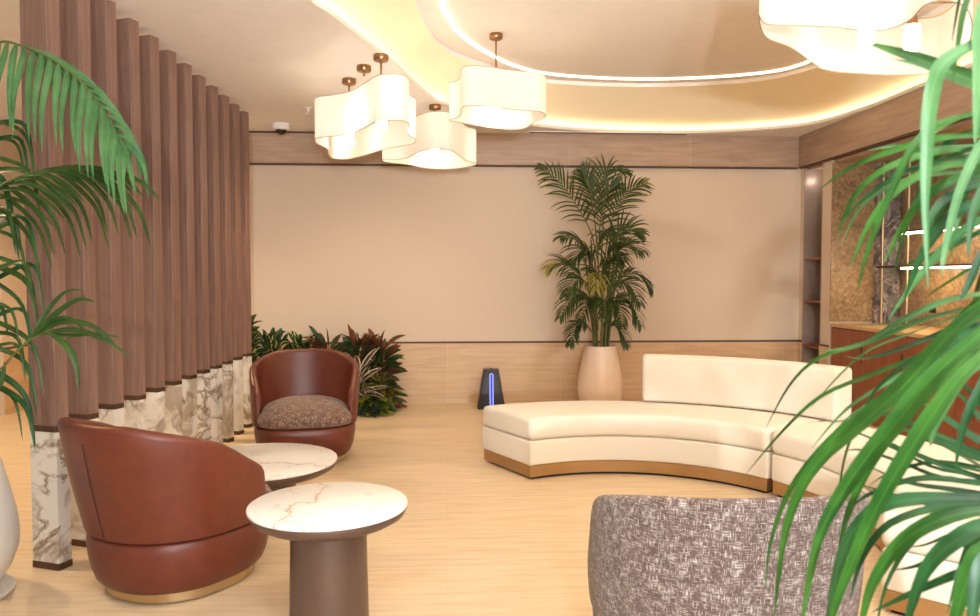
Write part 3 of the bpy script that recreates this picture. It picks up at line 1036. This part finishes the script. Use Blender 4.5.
# ------------------------------------------------------------------ insect lamp by the back wall
base = onz(490.5, 406, 0)
e = empty('insect_trap', (base.x, 7.80, 0), 0, 'black tapered insect trap with a glowing blue tube, on the floor at the back wall', 'insect trap')
def frustum(bm, w0, w1, d0, d1, z0, z1):
    a = [bm.verts.new((sx * w0 / 2, sy * d0 / 2, z0)) for sx, sy in ((-1, -1), (1, -1), (1, 1), (-1, 1))]
    b = [bm.verts.new((sx * w1 / 2, sy * d1 / 2, z1)) for sx, sy in ((-1, -1), (1, -1), (1, 1), (-1, 1))]
    bm.faces.new(a[::-1]); bm.faces.new(b)
    for i in range(4): bm.faces.new([a[i], a[(i + 1) % 4], b[(i + 1) % 4], b[i]])
M['trap'] = plain('black_plastic', srgb(40, 38, 42), 0.45)
bm = bmesh.new(); frustum(bm, 0.285, 0.155, 0.22, 0.13, 0.0, 0.40); obj('body', bm, M['trap'], e, 30, 0.006, 2)
bm = bmesh.new(); tube(bm, [(0, 0, 0.40), (0, 0, 0.415)], [0.006, 0.009], 12); obj('knob', bm, M['black'], e)
def slot(name, w_, y_, mat, lab=None):
    bm = bmesh.new()
    n = 10; pts = []
    z0, z1 = 0.05, 0.345
    for i in range(n + 1): pts.append((w_ * math.cos(PI * i / n), z1 + w_ * math.sin(PI * i / n)))
    for i in range(n + 1): pts.append((w_ * math.cos(PI + PI * i / n), z0 + w_ * math.sin(PI + PI * i / n)))
    fy = lambda z: -0.11 + 0.045 * z / 0.40 + y_
    a = [bm.verts.new((x, fy(z), z)) for x, z in pts]; b = [bm.verts.new((x, fy(z) + 0.012, z)) for x, z in pts]
    bm.faces.new(a); bm.faces.new(b[::-1])
    for i in range(len(a)): bm.faces.new([a[i], a[(i + 1) % len(a)], b[(i + 1) % len(a)], b[i]])
    o = obj(name, bm, mat, e, 40)
    if lab: o['label'] = lab
slot('blue_glow_window', 0.020, -0.003, M['tube'])
slot('tube', 0.010, -0.005, M['uv'], 'blue glowing tube')
bm = bmesh.new(); pts = crom([(base.x + 0.10, 7.93, 0.004), (base.x + 0.22, 7.98, 0.004), (base.x + 0.32, 7.94, 0.004), (base.x + 0.45, 8.0, 0.004), (base.x + 0.7, 8.07, 0.004)], 6, False)
tube(bm, pts, 0.004, 8)
tag(obj('power_cable', bm, M['cable']), 'thin reddish power cable on the floor beside the insect trap', 'cable')

# ------------------------------------------------------------------ plants
rnd = random.Random(5)


def ribbon(bm, pts, w, nrm, mat=0, fold=0.25, prof=None):
    """leaf blade along a poly-line: three verts across, tapered, slightly folded"""
    uvl = bm.loops.layers.uv.verify()
    n = len(pts)
    rows = []
    for i, p in enumerate(pts):
        t = i / (n - 1)
        tg = (pts[min(i + 1, n - 1)] - pts[max(i - 1, 0)])
        if tg.length < 1e-6: tg = Vector((0, 0, 1))
        tg.normalize()
        side = tg.cross(nrm)
        if side.length < 1e-3: side = tg.cross(Vector((0.3, 1, 0.2)))
        side.normalize()
        nn = side.cross(tg).normalized()
        ww = w * (prof(t) if prof else (min(1, 0.35 + t * 4.0) * (1 - t ** 3.2) ** 0.9)) * 0.5
        ww = max(ww, 0.0004)
        rows.append([bm.verts.new(p - side * ww + nn * ww * fold), bm.verts.new(p), bm.verts.new(p + side * ww + nn * ww * fold)])
    for i in range(n - 1):
        for j in (0, 1):
            f = bm.faces.new([rows[i][j], rows[i][j + 1], rows[i + 1][j + 1], rows[i + 1][j]])
            f.material_index = mat
            us = (j / 2, (j + 1) / 2, (j + 1) / 2, j / 2); vs = (i / (n - 1), i / (n - 1), (i + 1) / (n - 1), (i + 1) / (n - 1))
            for l, u, v in zip(f.loops, us, vs): l[uvl].uv = (u, v)


def drooping(p, d, L, droop, n=8):
    pts = [p.copy()]
    d = d.normalized()
    for i in range(n):
        pts.append(pts[-1] + d * (L / n))
        d = (d + Vector((0, 0, -droop / n))).normalized()
    return pts


def frond(parent, ctrl, n, L, w, mats, droop=1.2, ang=50, start=0.25, upv=None, rr=0.006, matf=None, ends=1.0):
    """pinnate palm leaf: rachis along ctrl, leaflets in two rows"""
    path = crom(ctrl, 10, False)
    m = len(path)
    bm = bmesh.new()
    for i in range(n):
        t = start + (1 - start) * (i + 0.5) / n
        x = t * (m - 1); k0 = min(int(x), m - 2); f = x - k0
        p = path[k0].lerp(path[k0 + 1], f)
        tg = (path[min(k0 + 2, m - 1)] - path[max(k0 - 1, 0)]).normalized()
        u = (upv or Vector((0, 0, 1)))
        side = tg.cross(u)
        if side.length < 0.15: side = tg.cross(Vector((0.6, -0.8, 0)))
        side.normalize()
        q = (t - start) / (1 - start)
        ll = L * (0.55 + 0.75 * math.sin(PI * min(1, q * 0.9 + 0.1)) ** 0.8) * (1 - 0.45 * q * q) / 1.2
        a = math.radians(ang * (1 - 0.45 * q) + rnd.uniform(-5, 5))
        for s in (-1, 1):
            d = tg * math.cos(a) + side * s * math.sin(a) + Vector((0, 0, 0.18 + rnd.uniform(-.08, .08)))
            l2 = ll * rnd.uniform(0.88, 1.1)
            pts = drooping(p, d, l2, droop * rnd.uniform(0.7, 1.3), 7)
            nrm = (u - d.normalized() * u.dot(d.normalized()))
            mi = 0 if matf is None else matf(q)
            ribbon(bm, pts, w * rnd.uniform(0.85, 1.1), nrm, mi)
    fr = obj('frond', bm, mats, parent, 180, recalc=False)
    bm = bmesh.new()
    tube(bm, path, [rr * (1 - 0.75 * i / m) for i in range(m)], 6)
    obj('leaf_stalk', bm, M['stem'], fr, 60)
    return fr


def pot(parent, prof, mat, soilr, soilz):
    bm = bmesh.new(); lathe(bm, prof, 64); o = obj('pot', bm, mat, parent, 60)
    bm = bmesh.new(); lathe(bm, [(0, soilz), (soilr, soilz)], 32); obj('soil', bm, M['soil'], parent, 60)
    return o


# palm against the back wall
PX, PY = 1.555, 7.62
e = empty('potted_palm', (0, 0, 0), 0, 'tall potted palm in a blush tapered pot against the back wall', 'potted plant')
pe = empty('pot_base', (PX, PY, 0)); pe.parent = e
bpy.data.objects.remove(pe)
bm = bmesh.new()
lathe(bm, [(0, 0), (0.165, 0), (0.185, 0.012), (0.21, 0.08), (0.228, 0.16), (0.232, 0.22), (0.222, 0.32), (0.20, 0.44), (0.175, 0.56), (0.162, 0.63), (0.158, 0.655), (0.150, 0.655), (0.148, 0.60), (0, 0.60)], 64, center=(PX, PY))
obj('pot', bm, M['potw'], e, 60)
bm = bmesh.new(); lathe(bm, [(0, 0.615), (0.146, 0.615), (0.146, 0.601), (0, 0.601)], 32, center=(PX, PY)); obj('soil', bm, M['soil'], e, 60)
bm = bmesh.new()
for i in range(11):
    a = rnd.uniform(0, 2 * PI); r0 = rnd.uniform(0.02, 0.10)
    b0 = Vector((PX + r0 * math.cos(a), PY + r0 * math.sin(a), 0.60))
    b1_ = b0 + Vector((math.cos(a) * 0.05, math.sin(a) * 0.03, 0.5)); b2 = b1_ + Vector((math.cos(a) * 0.03 * (1 + i % 3), math.sin(a) * 0.03, 0.45))
    tube(bm, crom([b0, b1_, b2], 4, False), [0.013 - 0.0007 * j for j in range(9)], 7)
obj('stem', bm, M['stem'], e, 60)
PXL = [([(598, 262), (590, 230), (574, 202), (558, 180), (541, 168)], 0.10, .29), ([(601, 262), (603, 222), (600, 188), (608, 170), (628, 172)], 0.05, .27), ([(604, 262), (612, 220), (626, 194), (646, 183)], 0.0, .28),
       ([(603, 282), (612, 246), (626, 230), (642, 234)], -0.15, .26), ([(598, 255), (594, 215), (589, 188), (582, 172)], -0.1, .28), ([(600, 250), (600, 225), (606, 196), (618, 184)], -0.2, .28),
       ([(596, 300), (580, 276), (564, 264), (549, 268)], -0.05, .30), ([(604, 300), (620, 278), (636, 274), (650, 288)], 0.05, .30), ([(599, 320), (588, 298), (574, 296), (560, 318)], -0.22, .27),
       ([(605, 320), (616, 300), (630, 302), (641, 326)], -0.15, .27), ([(600, 315), (600, 285), (598, 272), (596, 290)], -0.38, .27), ([(602, 300), (606, 262), (614, 250), (624, 262)], -0.25, .30),
       ([(598, 300), (592, 262), (584, 250), (572, 262)], -0.2, .30), ([(597, 340), (587, 326), (577, 326), (570, 345)], -0.18, .20), ([(605, 340), (612, 326), (620, 330), (628, 346)], -0.1, .20),
       ([(600, 300), (590, 262), (578, 240), (562, 238)], -0.3, .28), ([(602, 300), (612, 262), (626, 246), (642, 252)], -0.3, .28), ([(600, 290), (598, 250), (604, 232), (616, 236)], -0.4, .30),
       ([(598, 325), (590, 290), (578, 280), (566, 296)], -0.38, .26), ([(604, 325), (614, 290), (628, 284), (640, 304)], -0.35, .26), ([(601, 335), (604, 310), (606, 300), (604, 318)], -0.45, .22),
       ([(600, 300), (604, 270), (610, 262), (612, 285)], -0.35, .28), ([(598, 330), (594, 305), (588, 300), (580, 322)], -0.32, .22), ([(602, 330), (610, 308), (618, 306), (622, 326)], -0.3, .22)]
for j, (px, dy, L) in enumerate(PXL):
    nn = len(px)
    ctrl = [ony(x, y, PY + dy * i / (nn - 1)) for i, (x, y) in enumerate(px)]
    frond(e, ctrl, 17, L, 0.021, [M['palm_far'], M['palm_tip']], droop=1.0 if j < 6 else 1.3, ang=52, start=0.30, upv=Vector((0, -0.8, 0.6)) if j < 6 else Vector((0, -0.4, 0.9)),
          matf=(lambda q: 1 if q > .86 else 0) if j == 2 else ((lambda q: 1 if q > 0.55 else 0) if j in (6, 10) else None), rr=0.007)


# ---- left foreground palm
def ppts(l, d0, d1):
    """points given in the photograph's frame with a depth along the view, turned into places in the room"""
    n = len(l)
    out = []
    for i, (x, y) in enumerate(l):
        d = d0 + (d1 - d0) * i / (n - 1)
        out.append(CAM + ray(x, y) * d)
    return out


def explicit(parent, rach, leaves, mats, rr=0.006, extra=0, ws=1.0):
    more = []
    for q in range(extra):
        for l, d0, d1, w_, mi in leaves[::2]:
            k1 = rnd.uniform(-26, 26); k2 = rnd.uniform(-30, 30); sc_ = rnd.uniform(0.72, 1.02)
            b0_ = l[0]
            l2 = [(b0_[0] + (x - b0_[0]) * sc_ + k1 * 0.3 * i / len(l), b0_[1] + k2 + (y - b0_[1]) * sc_ + k1 * i / len(l)) for i, (x, y) in enumerate(l)]
            w_ = min(w_, 0.026)
            more.append((l2, d0 + rnd.uniform(0.03, 0.12), d1 + rnd.uniform(0.08, 0.3), w_ * rnd.uniform(0.6, 0.95), rnd.randrange(len(mats))))
    both = leaves + more
    if extra:      # the second row of leaflets, on the far side of the stalk
        both = both + [([(2026 - x, y + 14) for x, y in l], d0, d1 * 0.97, w_, mi) for l, d0, d1, w_, mi in both if l[0][0] > 1004]
    leaves = [(l, d0, d1, w_ * ws, mi) for l, d0, d1, w_, mi in both]
    bm = bmesh.new()
    for l, d0, d1, w_, mi in leaves:
        pts = crom(ppts(l, d0, d1), 4, False)
        view = (CAM - pts[len(pts) // 2]).normalized()
        nrm = (view + Vector((rnd.uniform(-.4, .4), rnd.uniform(-.2, .2), 0.5 + rnd.uniform(-.2, .3)))).normalized()
        ribbon(bm, pts, w_, nrm, mi, 0.3, lambda t: min(1, 0.25 + t * 2.6) * (1 - t ** 2.4) ** 0.9 + 0.02)
    fr = obj('frond', bm, mats, parent, 180, recalc=False)
    path = crom(rach, 8, False)
    bm = bmesh.new(); tube(bm, path, [rr * (1 - 0.6 * i / len(path)) for i in range(len(path))], 8)
    obj('leaf_stalk', bm, M['stem'], fr, 60)
    return fr


LX, LY = -2.05, 3.24
e = empty('potted_palm', (0, 0, 0), 0, 'potted palm with drooping fronds in a white rounded pot at the left edge', 'potted plant')
bm = bmesh.new()
lathe(bm, [(0, 0.055), (0.14, 0.055), (0.165, 0.07), (0.205, 0.13), (0.232, 0.21), (0.236, 0.27), (0.225, 0.36), (0.20, 0.47), (0.172, 0.58), (0.158, 0.66), (0.150, 0.66), (0.148, 0.61), (0, 0.61)], 64, center=(LX, LY))
obj('pot', bm, M['potg'], e, 60)
bm = bmesh.new(); lathe(bm, [(0, 0), (0.175, 0), (0.195, 0.008), (0.215, 0.028), (0.215, 0.036), (0.20, 0.034), (0.17, 0.018), (0, 0.018)], 64, center=(LX, LY)); obj('saucer', bm, M['potg'], e, 60)
bm = bmesh.new(); lathe(bm, [(0, 0.018), (0.12, 0.018), (0.12, 0.056), (0, 0.056)], 32, center=(LX, LY)); obj('pot_foot', bm, M['black'], e, 60)
bm = bmesh.new(); lathe(bm, [(0, 0.63), (0.146, 0.63), (0.146, 0.612), (0, 0.612)], 32, center=(LX, LY)); obj('soil', bm, M['soil'], e, 60)
bm = bmesh.new()
crown = Vector((LX, LY, 0.62))
for i in range(7):
    a = i * 0.9; b0 = crown + Vector((0.05 * math.cos(a), 0.05 * math.sin(a), 0))
    tube(bm, crom([b0, b0 + Vector((0.02 * math.cos(a), 0.02 * math.sin(a), 0.4)), b0 + Vector((0.06 * math.cos(a), 0.04 * math.sin(a), 0.8))], 4, False), 0.013, 7)
obj('stem', bm, M['stem'], e, 60)
top = Vector((LX, LY, 1.35))
# big pale frond arching over from the left
r1 = [(-22, 60), (0, 42), (25, 47), (50, 58), (75, 76), (95, 98), (112, 125), (122, 150)]
lv = []
path = crom([Vector((x, y, 0)) for x, y in r1], 6, False)
for i in range(4, len(path) - 1, 2):
    p = path[i]; t = i / len(path)
    L = 100 * (1 - 0.25 * t) * rnd.uniform(0.9, 1.08)
    dx = -14 + 26 * t + rnd.uniform(-4, 4)
    lv.append(([(p.x, p.y), (p.x - 6 + 10 * t, p.y + L * 0.18), (p.x + dx * 0.7 - 4, p.y + L * 0.55), (p.x + dx - 2, p.y + L)], 2.95, 2.82, 0.027, 0))
    if i > 8:
        L2 = 88 * (1 - 0.35 * t) * rnd.uniform(0.9, 1.1)
        lv.append(([(p.x, p.y), (p.x + L2 * 0.22, p.y + L2 * 0.10), (p.x + L2 * 0.42, p.y + L2 * 0.42), (p.x + L2 * 0.50, p.y + L2 * 0.95)], 2.97, 3.08, 0.025, 0))
lv.append(([(118, 135), (126, 155), (132, 178), (136, 196)], 2.95, 2.9, 0.024, 0))
explicit(e, [top, top + Vector((0.0, -0.05, 0.6))] + ppts(r1, 2.95, 2.95), lv, [M['palm_pale']])
# darker fronds beneath
r2 = [(-30, 230), (-10, 195), (15, 178), (45, 170), (75, 170), (100, 176)]
lv = []
path = crom([Vector((x, y, 0)) for x, y in r2], 6, False)
for i in range(5, len(path), 2):
    p = path[i]; t = i / len(path)
    for s, sp in ((1, 1), (-1, 1)):
        L = rnd.uniform(60, 82) * (1 - 0.3 * t)
        if s > 0: pts = [(p.x, p.y), (p.x + L * 0.4, p.y + L * -0.02), (p.x + L * 0.8, p.y + L * 0.16), (p.x + L * 1.1, p.y + L * 0.45)]
        else: pts = [(p.x, p.y), (p.x + L * 0.35, p.y + L * 0.22), (p.x + L * 0.75, p.y + L * 0.65), (p.x + L * 0.95, p.y + L * 1.3)]
        lv.append((pts, 3.05, 3.12 - 0.12 * s, 0.026, 0))
explicit(e, [top] + ppts(r2, 3.05, 3.05), lv, [M['palm1']])
r3 = [(-30, 330), (-8, 372), (18, 350), (32, 338), (50, 331)]
lv = [([(30, 339), (55, 315), (78, 300), (96, 302)], 3.0, 3.0, .028, 0), ([(35, 336), (62, 322), (92, 326), (116, 345)], 3.0, 3.0, .028, 0), ([(40, 335), (72, 330), (105, 340), (130, 357)], 3.0, 3.0, .026, 0),
      ([(46, 331), (66, 345), (76, 365), (79, 392)], 2.98, 2.95, .028, 0), ([(30, 340), (48, 310), (66, 292), (84, 290)], 3.0, 3.05, .02, 0), ([(20, 350), (44, 325), (70, 318), (88, 336)], 3.0, 3.0, .02, 0),
      ([(45, 333), (70, 336), (98, 334), (122, 338)], 3.0, 3.02, .02, 0), ([(5, 362), (2, 380), (-4, 395), (-8, 410)], 3, 3, .02, 0)]
explicit(e, [top] + ppts(r3, 3.0, 3.0), lv, [M['palm1']])
lv = []
for i in range(30):
    y0 = 120 + i * 9.0
    x0 = -28 + rnd.uniform(-4, 8)
    L = rnd.uniform(48, 84); u = rnd.uniform(-0.5, 0.3)
    lv.append(([(x0, y0), (x0 + L * .35, y0 + L * u * .5), (x0 + L * .68, y0 + L * (u + .15)), (x0 + L * 0.8, y0 + L * (u + .75))], 3.15, 3.1 + rnd.uniform(-.1, .15), rnd.uniform(.018, .03), i % 2))
explicit(e, [top - Vector((0, 0, 0.5)), top, top + Vector((0, 0, 0.55))], lv, [M['palm1'], M['palm_dark']], 0.01)

# ---- right foreground palm
e = empty('potted_palm', (0, 0, 0), 0, 'large palm close to the camera at right, blades across the sofa and grey armchair', 'potted plant')
RX, RY = 1.18, 1.28
bm = bmesh.new()
lathe(bm, [(0, 0), (0.165, 0), (0.205, 0.08), (0.226, 0.18), (0.228, 0.24), (0.205, 0.40), (0.17, 0.55), (0.155, 0.62), (0.147, 0.62), (0.145, 0.57), (0, 0.57)], 64, center=(RX, RY))
obj('pot', bm, M['potg'], e, 60)
bm = bmesh.new(); lathe(bm, [(0, 0.59), (0.143, 0.59), (0.143, 0.572), (0, 0.572)], 32, center=(RX, RY)); obj('soil', bm, M['soil'], e, 60)
cr = Vector((RX, RY, 0.58))
bm = bmesh.new()
for i in range(4):
    a = i * 1.6; b0 = cr + Vector((0.04 * math.cos(a), 0.04 * math.sin(a), 0))
    tube(bm, crom([b0, b0 + Vector((0.02, 0, 0.12)), b0 + Vector((0.03 + .01 * i, 0, 0.25))], 4, False), 0.014, 7)
obj('stem', bm, M['stem'], e, 60)
G1 = [([(1012, 96), (965, 78), (915, 58), (868, 43)], 1.05, 1.2, .036, 0), ([(1010, 22), (975, 44), (942, 66), (930, 105), (926, 160), (925, 215), (928, 288)], 0.95, 1.0, .030, 1),
      ([(976, -25), (964, 10), (958, 45), (953, 84)], 1.0, 1.0, .012, 0), ([(1000, -30), (984, 20), (980, 80), (975, 145)], .95, .95, .034, 1),
      ([(1012, 112), (950, 120), (915, 145), (888, 200), (868, 250), (857, 292)], 1.1, 1.15, .020, 0), ([(1012, 135), (940, 138), (890, 152), (850, 168), (820, 189)], 1.15, 1.35, .018, 0),
      ([(1012, 148), (940, 152), (888, 168), (855, 196), (836, 238)], 1.15, 1.3, .022, 0), ([(1012, 160), (945, 166), (900, 188), (870, 222), (850, 268)], 1.15, 1.25, .022, 0),
      ([(1012, 142), (950, 148), (900, 146), (868, 150)], 1.2, 1.3, .012, 1), ([(1012, 172), (950, 182), (912, 212), (884, 262)], 1.1, 1.2, .024, 0), ([(1012, 190), (958, 212), (925, 250), (903, 302)], 1.1, 1.15, .026, 2),
      ([(1012, 205), (962, 232), (920, 276), (888, 320)], 1.1, 1.2, .022, 1), ([(1012, 155), (975, 150), (945, 160), (905, 172), (875, 178)], 1.1, 1.3, .018, 2), ([(1012, 176), (960, 190), (932, 215), (925, 262)], 1.1, 1.1, .02, 2),
      ([(1012, 125), (985, 140), (960, 190), (945, 250), (942, 275)], 1.1, 1.05, .02, 1), ([(1012, 100), (960, 118), (930, 135), (905, 165), (880, 210), (870, 240)], 1.2, 1.25, .018, 0), ([(1012, 215), (975, 235), (940, 252), (915, 262), (900, 268)], 1.2, 1.3, .016, 2),
      ([(1012, 150), (960, 158), (905, 172), (862, 200), (842, 222)], 1.25, 1.4, .015, 2), ([(1012, 230), (985, 250), (968, 285), (960, 300)], 1.1, 1.1, .02, 2), ([(1012, 165), (990, 180), (972, 215), (968, 258)], 1.05, 1.05, .022, 2)]
explicit(e, [cr + Vector((.02, 0, .2))] + ppts([(1060, 330), (1018, 200), (1010, 100), (1004, 0), (985, -60)], 1.1, 1.0), G1, [M['palm_near'], M['palm_pale'], M['palm_dark']], extra=1, ws=0.72)
G2 = [([(1012, 282), (958, 326), (905, 385), (852, 432), (812, 470), (786, 530), (774, 618)], 1.05, 1.25, .052, 0), ([(1012, 308), (942, 368), (892, 428), (852, 478), (818, 540), (800, 635)], 1.0, 1.15, .052, 0),
      ([(1012, 318), (930, 352), (880, 372), (822, 396), (782, 432), (746, 474)], 1.2, 1.5, .020, 0), ([(1012, 300), (930, 318), (870, 342), (820, 358), (790, 385), (766, 428)], 1.2, 1.5, .022, 0),
      ([(1012, 328), (950, 346), (900, 376), (848, 408), (812, 448)], 1.2, 1.35, .018, 1), ([(1012, 330), (960, 378), (918, 438), (882, 498), (860, 545), (836, 605), (828, 640)], .98, 1.05, .046, 0),
      ([(1012, 290), (950, 300), (900, 322), (862, 344), (820, 352)], 1.15, 1.35, .022, 1), ([(1012, 352), (968, 372), (938, 420), (930, 446)], 1.0, 1.05, .028, 1), ([(1012, 305), (960, 338), (915, 372), (880, 402), (862, 432)], 1.1, 1.2, .030, 2),
      ([(1012, 318), (950, 372), (905, 418), (868, 470), (846, 520), (838, 560)], 1.1, 1.2, .034, 0), ([(1012, 340), (990, 372), (965, 420), (955, 470)], 1.1, 1.15, .03, 2), ([(1012, 300), (965, 322), (912, 345), (868, 358), (846, 356)], 1.25, 1.4, .018, 2),
      ([(1012, 296), (940, 345), (880, 400), (830, 440), (790, 490), (770, 545), (766, 590)], 1.15, 1.35, .024, 0), ([(1012, 340), (975, 350), (930, 352), (895, 372), (870, 398), (852, 440)], 1.2, 1.3, .016, 2)]
explicit(e, [cr + Vector((0, 0, .2))] + ppts([(1080, 480), (1030, 380), (1012, 310), (1010, 270)], 1.15, 1.0), G2, [M['palm_near'], M['palm_pale'], M['palm_dark']], extra=1, ws=0.55)
G3 = [([(1020, 478), (965, 448), (920, 428), (882, 414), (856, 424)], 1.2, 1.35, .020, 0), ([(1020, 488), (955, 470), (905, 450), (872, 440)], 1.2, 1.35, .020, 0), ([(1020, 498), (955, 490), (905, 482), (868, 466)], 1.2, 1.3, .018, 0),
      ([(1020, 500), (940, 498), (882, 506), (848, 540), (832, 595), (826, 640)], 1.05, 1.2, .040, 0), ([(1020, 508), (955, 515), (905, 540), (872, 585), (858, 640)], 1.0, 1.1, .044, 1), ([(1020, 514), (965, 535), (925, 572), (902, 640)], .95, 1.0, .046, 0),
      ([(1020, 520), (982, 552), (962, 596), (948, 650)], .95, .95, .050, 1), ([(1020, 462), (978, 440), (942, 416), (915, 396)], 1.15, 1.25, .026, 0), ([(1020, 470), (980, 458), (935, 440), (898, 428)], 1.1, 1.25, .03, 0),
      ([(1020, 560), (965, 572), (915, 592), (872, 612)], 1.0, 1.15, .026, 2), ([(1020, 492), (930, 478), (875, 492), (850, 508)], 1.15, 1.3, .022, 0), ([(1020, 505), (950, 506), (890, 524), (862, 560), (850, 600)], 1.1, 1.2, .026, 0),
      ([(1020, 455), (990, 430), (965, 400), (948, 388)], 1.15, 1.25, .022, 0), ([(1020, 440), (995, 415), (975, 395)], 1.2, 1.25, .02, 0), ([(1020, 535), (960, 545), (920, 565), (895, 570)], 1.05, 1.2, .018, 2), ([(1020, 545), (990, 560), (975, 590), (970, 640)], .9, .9, .05, 0),
      ([(1020, 482), (945, 478), (900, 462), (862, 450), (842, 452)], 1.25, 1.4, .014, 0), ([(1020, 495), (940, 505), (895, 495), (860, 484)], 1.25, 1.35, .014, 0)]
explicit(e, [cr + Vector((0, 0, .15))] + ppts([(1100, 640), (1060, 540), (1022, 490), (1018, 440)], 1.15, 1.1), G3, [M['palm_dark'], M['palm_near'], M['palm_dark']], extra=1, ws=0.55)


for dx, dy, dz in ((0.5, 0.25, 0.75), (0.35, -0.35, 0.9), (0.55, -0.1, 0.5)):
    frond(e, [cr + Vector((0.03, 0, 0.1)), cr + Vector((dx * .4, dy * .4, dz * .75)), cr + Vector((dx * .8, dy * .8, dz)), cr + Vector((dx * 1.25, dy * 1.25, dz * .85))], 16, 0.36, 0.03, [M['palm_near']], droop=1.2)

# ---- shrubs along the back wall
def shrub(name, X, Y, z0, z1, n, mats, L, W, label, rad=0.16, spread=0.5, flat=0.0):
    e = empty(name, (X, Y, 0), 0, label, 'plant', 'mixed shrubs in the corner')
    if z0 >= 0:
        bm = bmesh.new(); lathe(bm, [(0, 0), (0.055, 0), (0.07, 0.10), (0.066, 0.10), (0, 0.095)], 24); obj('pot', bm, M['black'], e, 50)
        bm = bmesh.new()
        for s in range(3): tube(bm, [(0.015 * s - .015, 0, 0.09), (0.05 * s - 0.05, 0.01, max(0.12, z1 * 0.8))], 0.006, 6)
        obj('stem', bm, M['stem'], e, 50)
    bm = bmesh.new()
    for i in range(n):
        a = rnd.uniform(-PI, PI)
        f = (i + 0.5) / n
        z = z0 + (z1 - z0) * f
        r = rad * rnd.uniform(0.2, 1.0) * (1 - 0.35 * f)
        p = Vector((r * math.cos(a), r * math.sin(a) * 0.7, z * 0.92))
        p.y = min(p.y, YB - Y - 0.10)
        el = 0.15 + 0.9 * f * (1 - flat) + rnd.uniform(-0.35, 0.35)
        d = Vector((math.cos(a) * math.cos(el), math.sin(a) * math.cos(el), math.sin(el)))
        if Y + p.y + d.y * L > YB - 0.06: d.y = -abs(d.y) * 0.4
        pts = drooping(p, d, L * rnd.uniform(0.7, 1.15), rnd.uniform(0.3, 1.2), 6)
        for q_ in pts: q_.z = max(q_.z, 0.012)
        ribbon(bm, pts, W * rnd.uniform(0.8, 1.2), (Vector((0, -0.5, 0.8)) + Vector((rnd.uniform(-.5, .5), rnd.uniform(-.3, .3), 0))), rnd.randrange(len(mats)), 0.35,
               lambda t: math.sin(PI * min(1, t * 0.93 + 0.07)) ** 0.75 if t < 1 else 0.02)
    obj('foliage', bm, mats, e, 180, recalc=False)
    return e


shrub('leafy_shrub', -2.06, 7.72, 0.0, 0.93, 230, [M['leafg'], M['leafg'], M['leafv']], 0.15, 0.055, 'dark green shrub with a few yellow leaves, nearest the slatted screen', .19)
shrub('leafy_shrub', -1.76, 7.78, 0.0, 0.80, 190, [M['leafg'], M['leafg'], M['leafv']], 0.14, 0.05, 'dark green shrub behind the left side of the far leather armchair', .17)
shrub('leafy_shrub', -1.48, 7.78, 0.0, 0.76, 190, [M['leafg'], M['leafv']], 0.15, 0.05, 'green and cream variegated shrub behind the middle of the far leather armchair', .17)
shrub('red_shrub', -1.20, 7.80, 0.0, 0.72, 100, [M['leafr'], M['leafr2'], M['leafg']], 0.22, 0.06, 'red-brown leafy shrub with upright tips behind the right of the far armchair', .16)
shrub('red_shrub', -0.90, 7.78, 0.0, 0.72, 120, [M['leafr'], M['leafr2'], M['leafg']], 0.22, 0.065, 'red-brown leafy shrub above the white-edged plant', .17)
shrub('red_shrub', -0.70, 7.82, 0.0, 0.70, 120, [M['leafr'], M['leafr2'], M['leafg']], 0.22, 0.065, 'rightmost red-brown shrub with pointed leaves against the back wall', .12)
shrub('edged_plant', -0.86, 7.46, 0.20, 0.48, 34, [M['leafe']], 0.30, 0.055, 'small plant with dark leaves outlined in white, beside the far armchair', .04)
shrub('lime_plant', -0.72, 7.46, 0.01, 0.16, 110, [M['leafy'], M['leafg']], 0.13, 0.05, 'low lime green plant spilling onto the floor at the shrub corner', .14, flat=.7)
shrub('fern_plant', -0.66, 7.62, 0.10, 0.36, 90, [M['leafg'], M['leafr2'], M['leafy']], 0.15, 0.04, 'small green plant between the red shrub and the lime plant', .12, flat=.4)
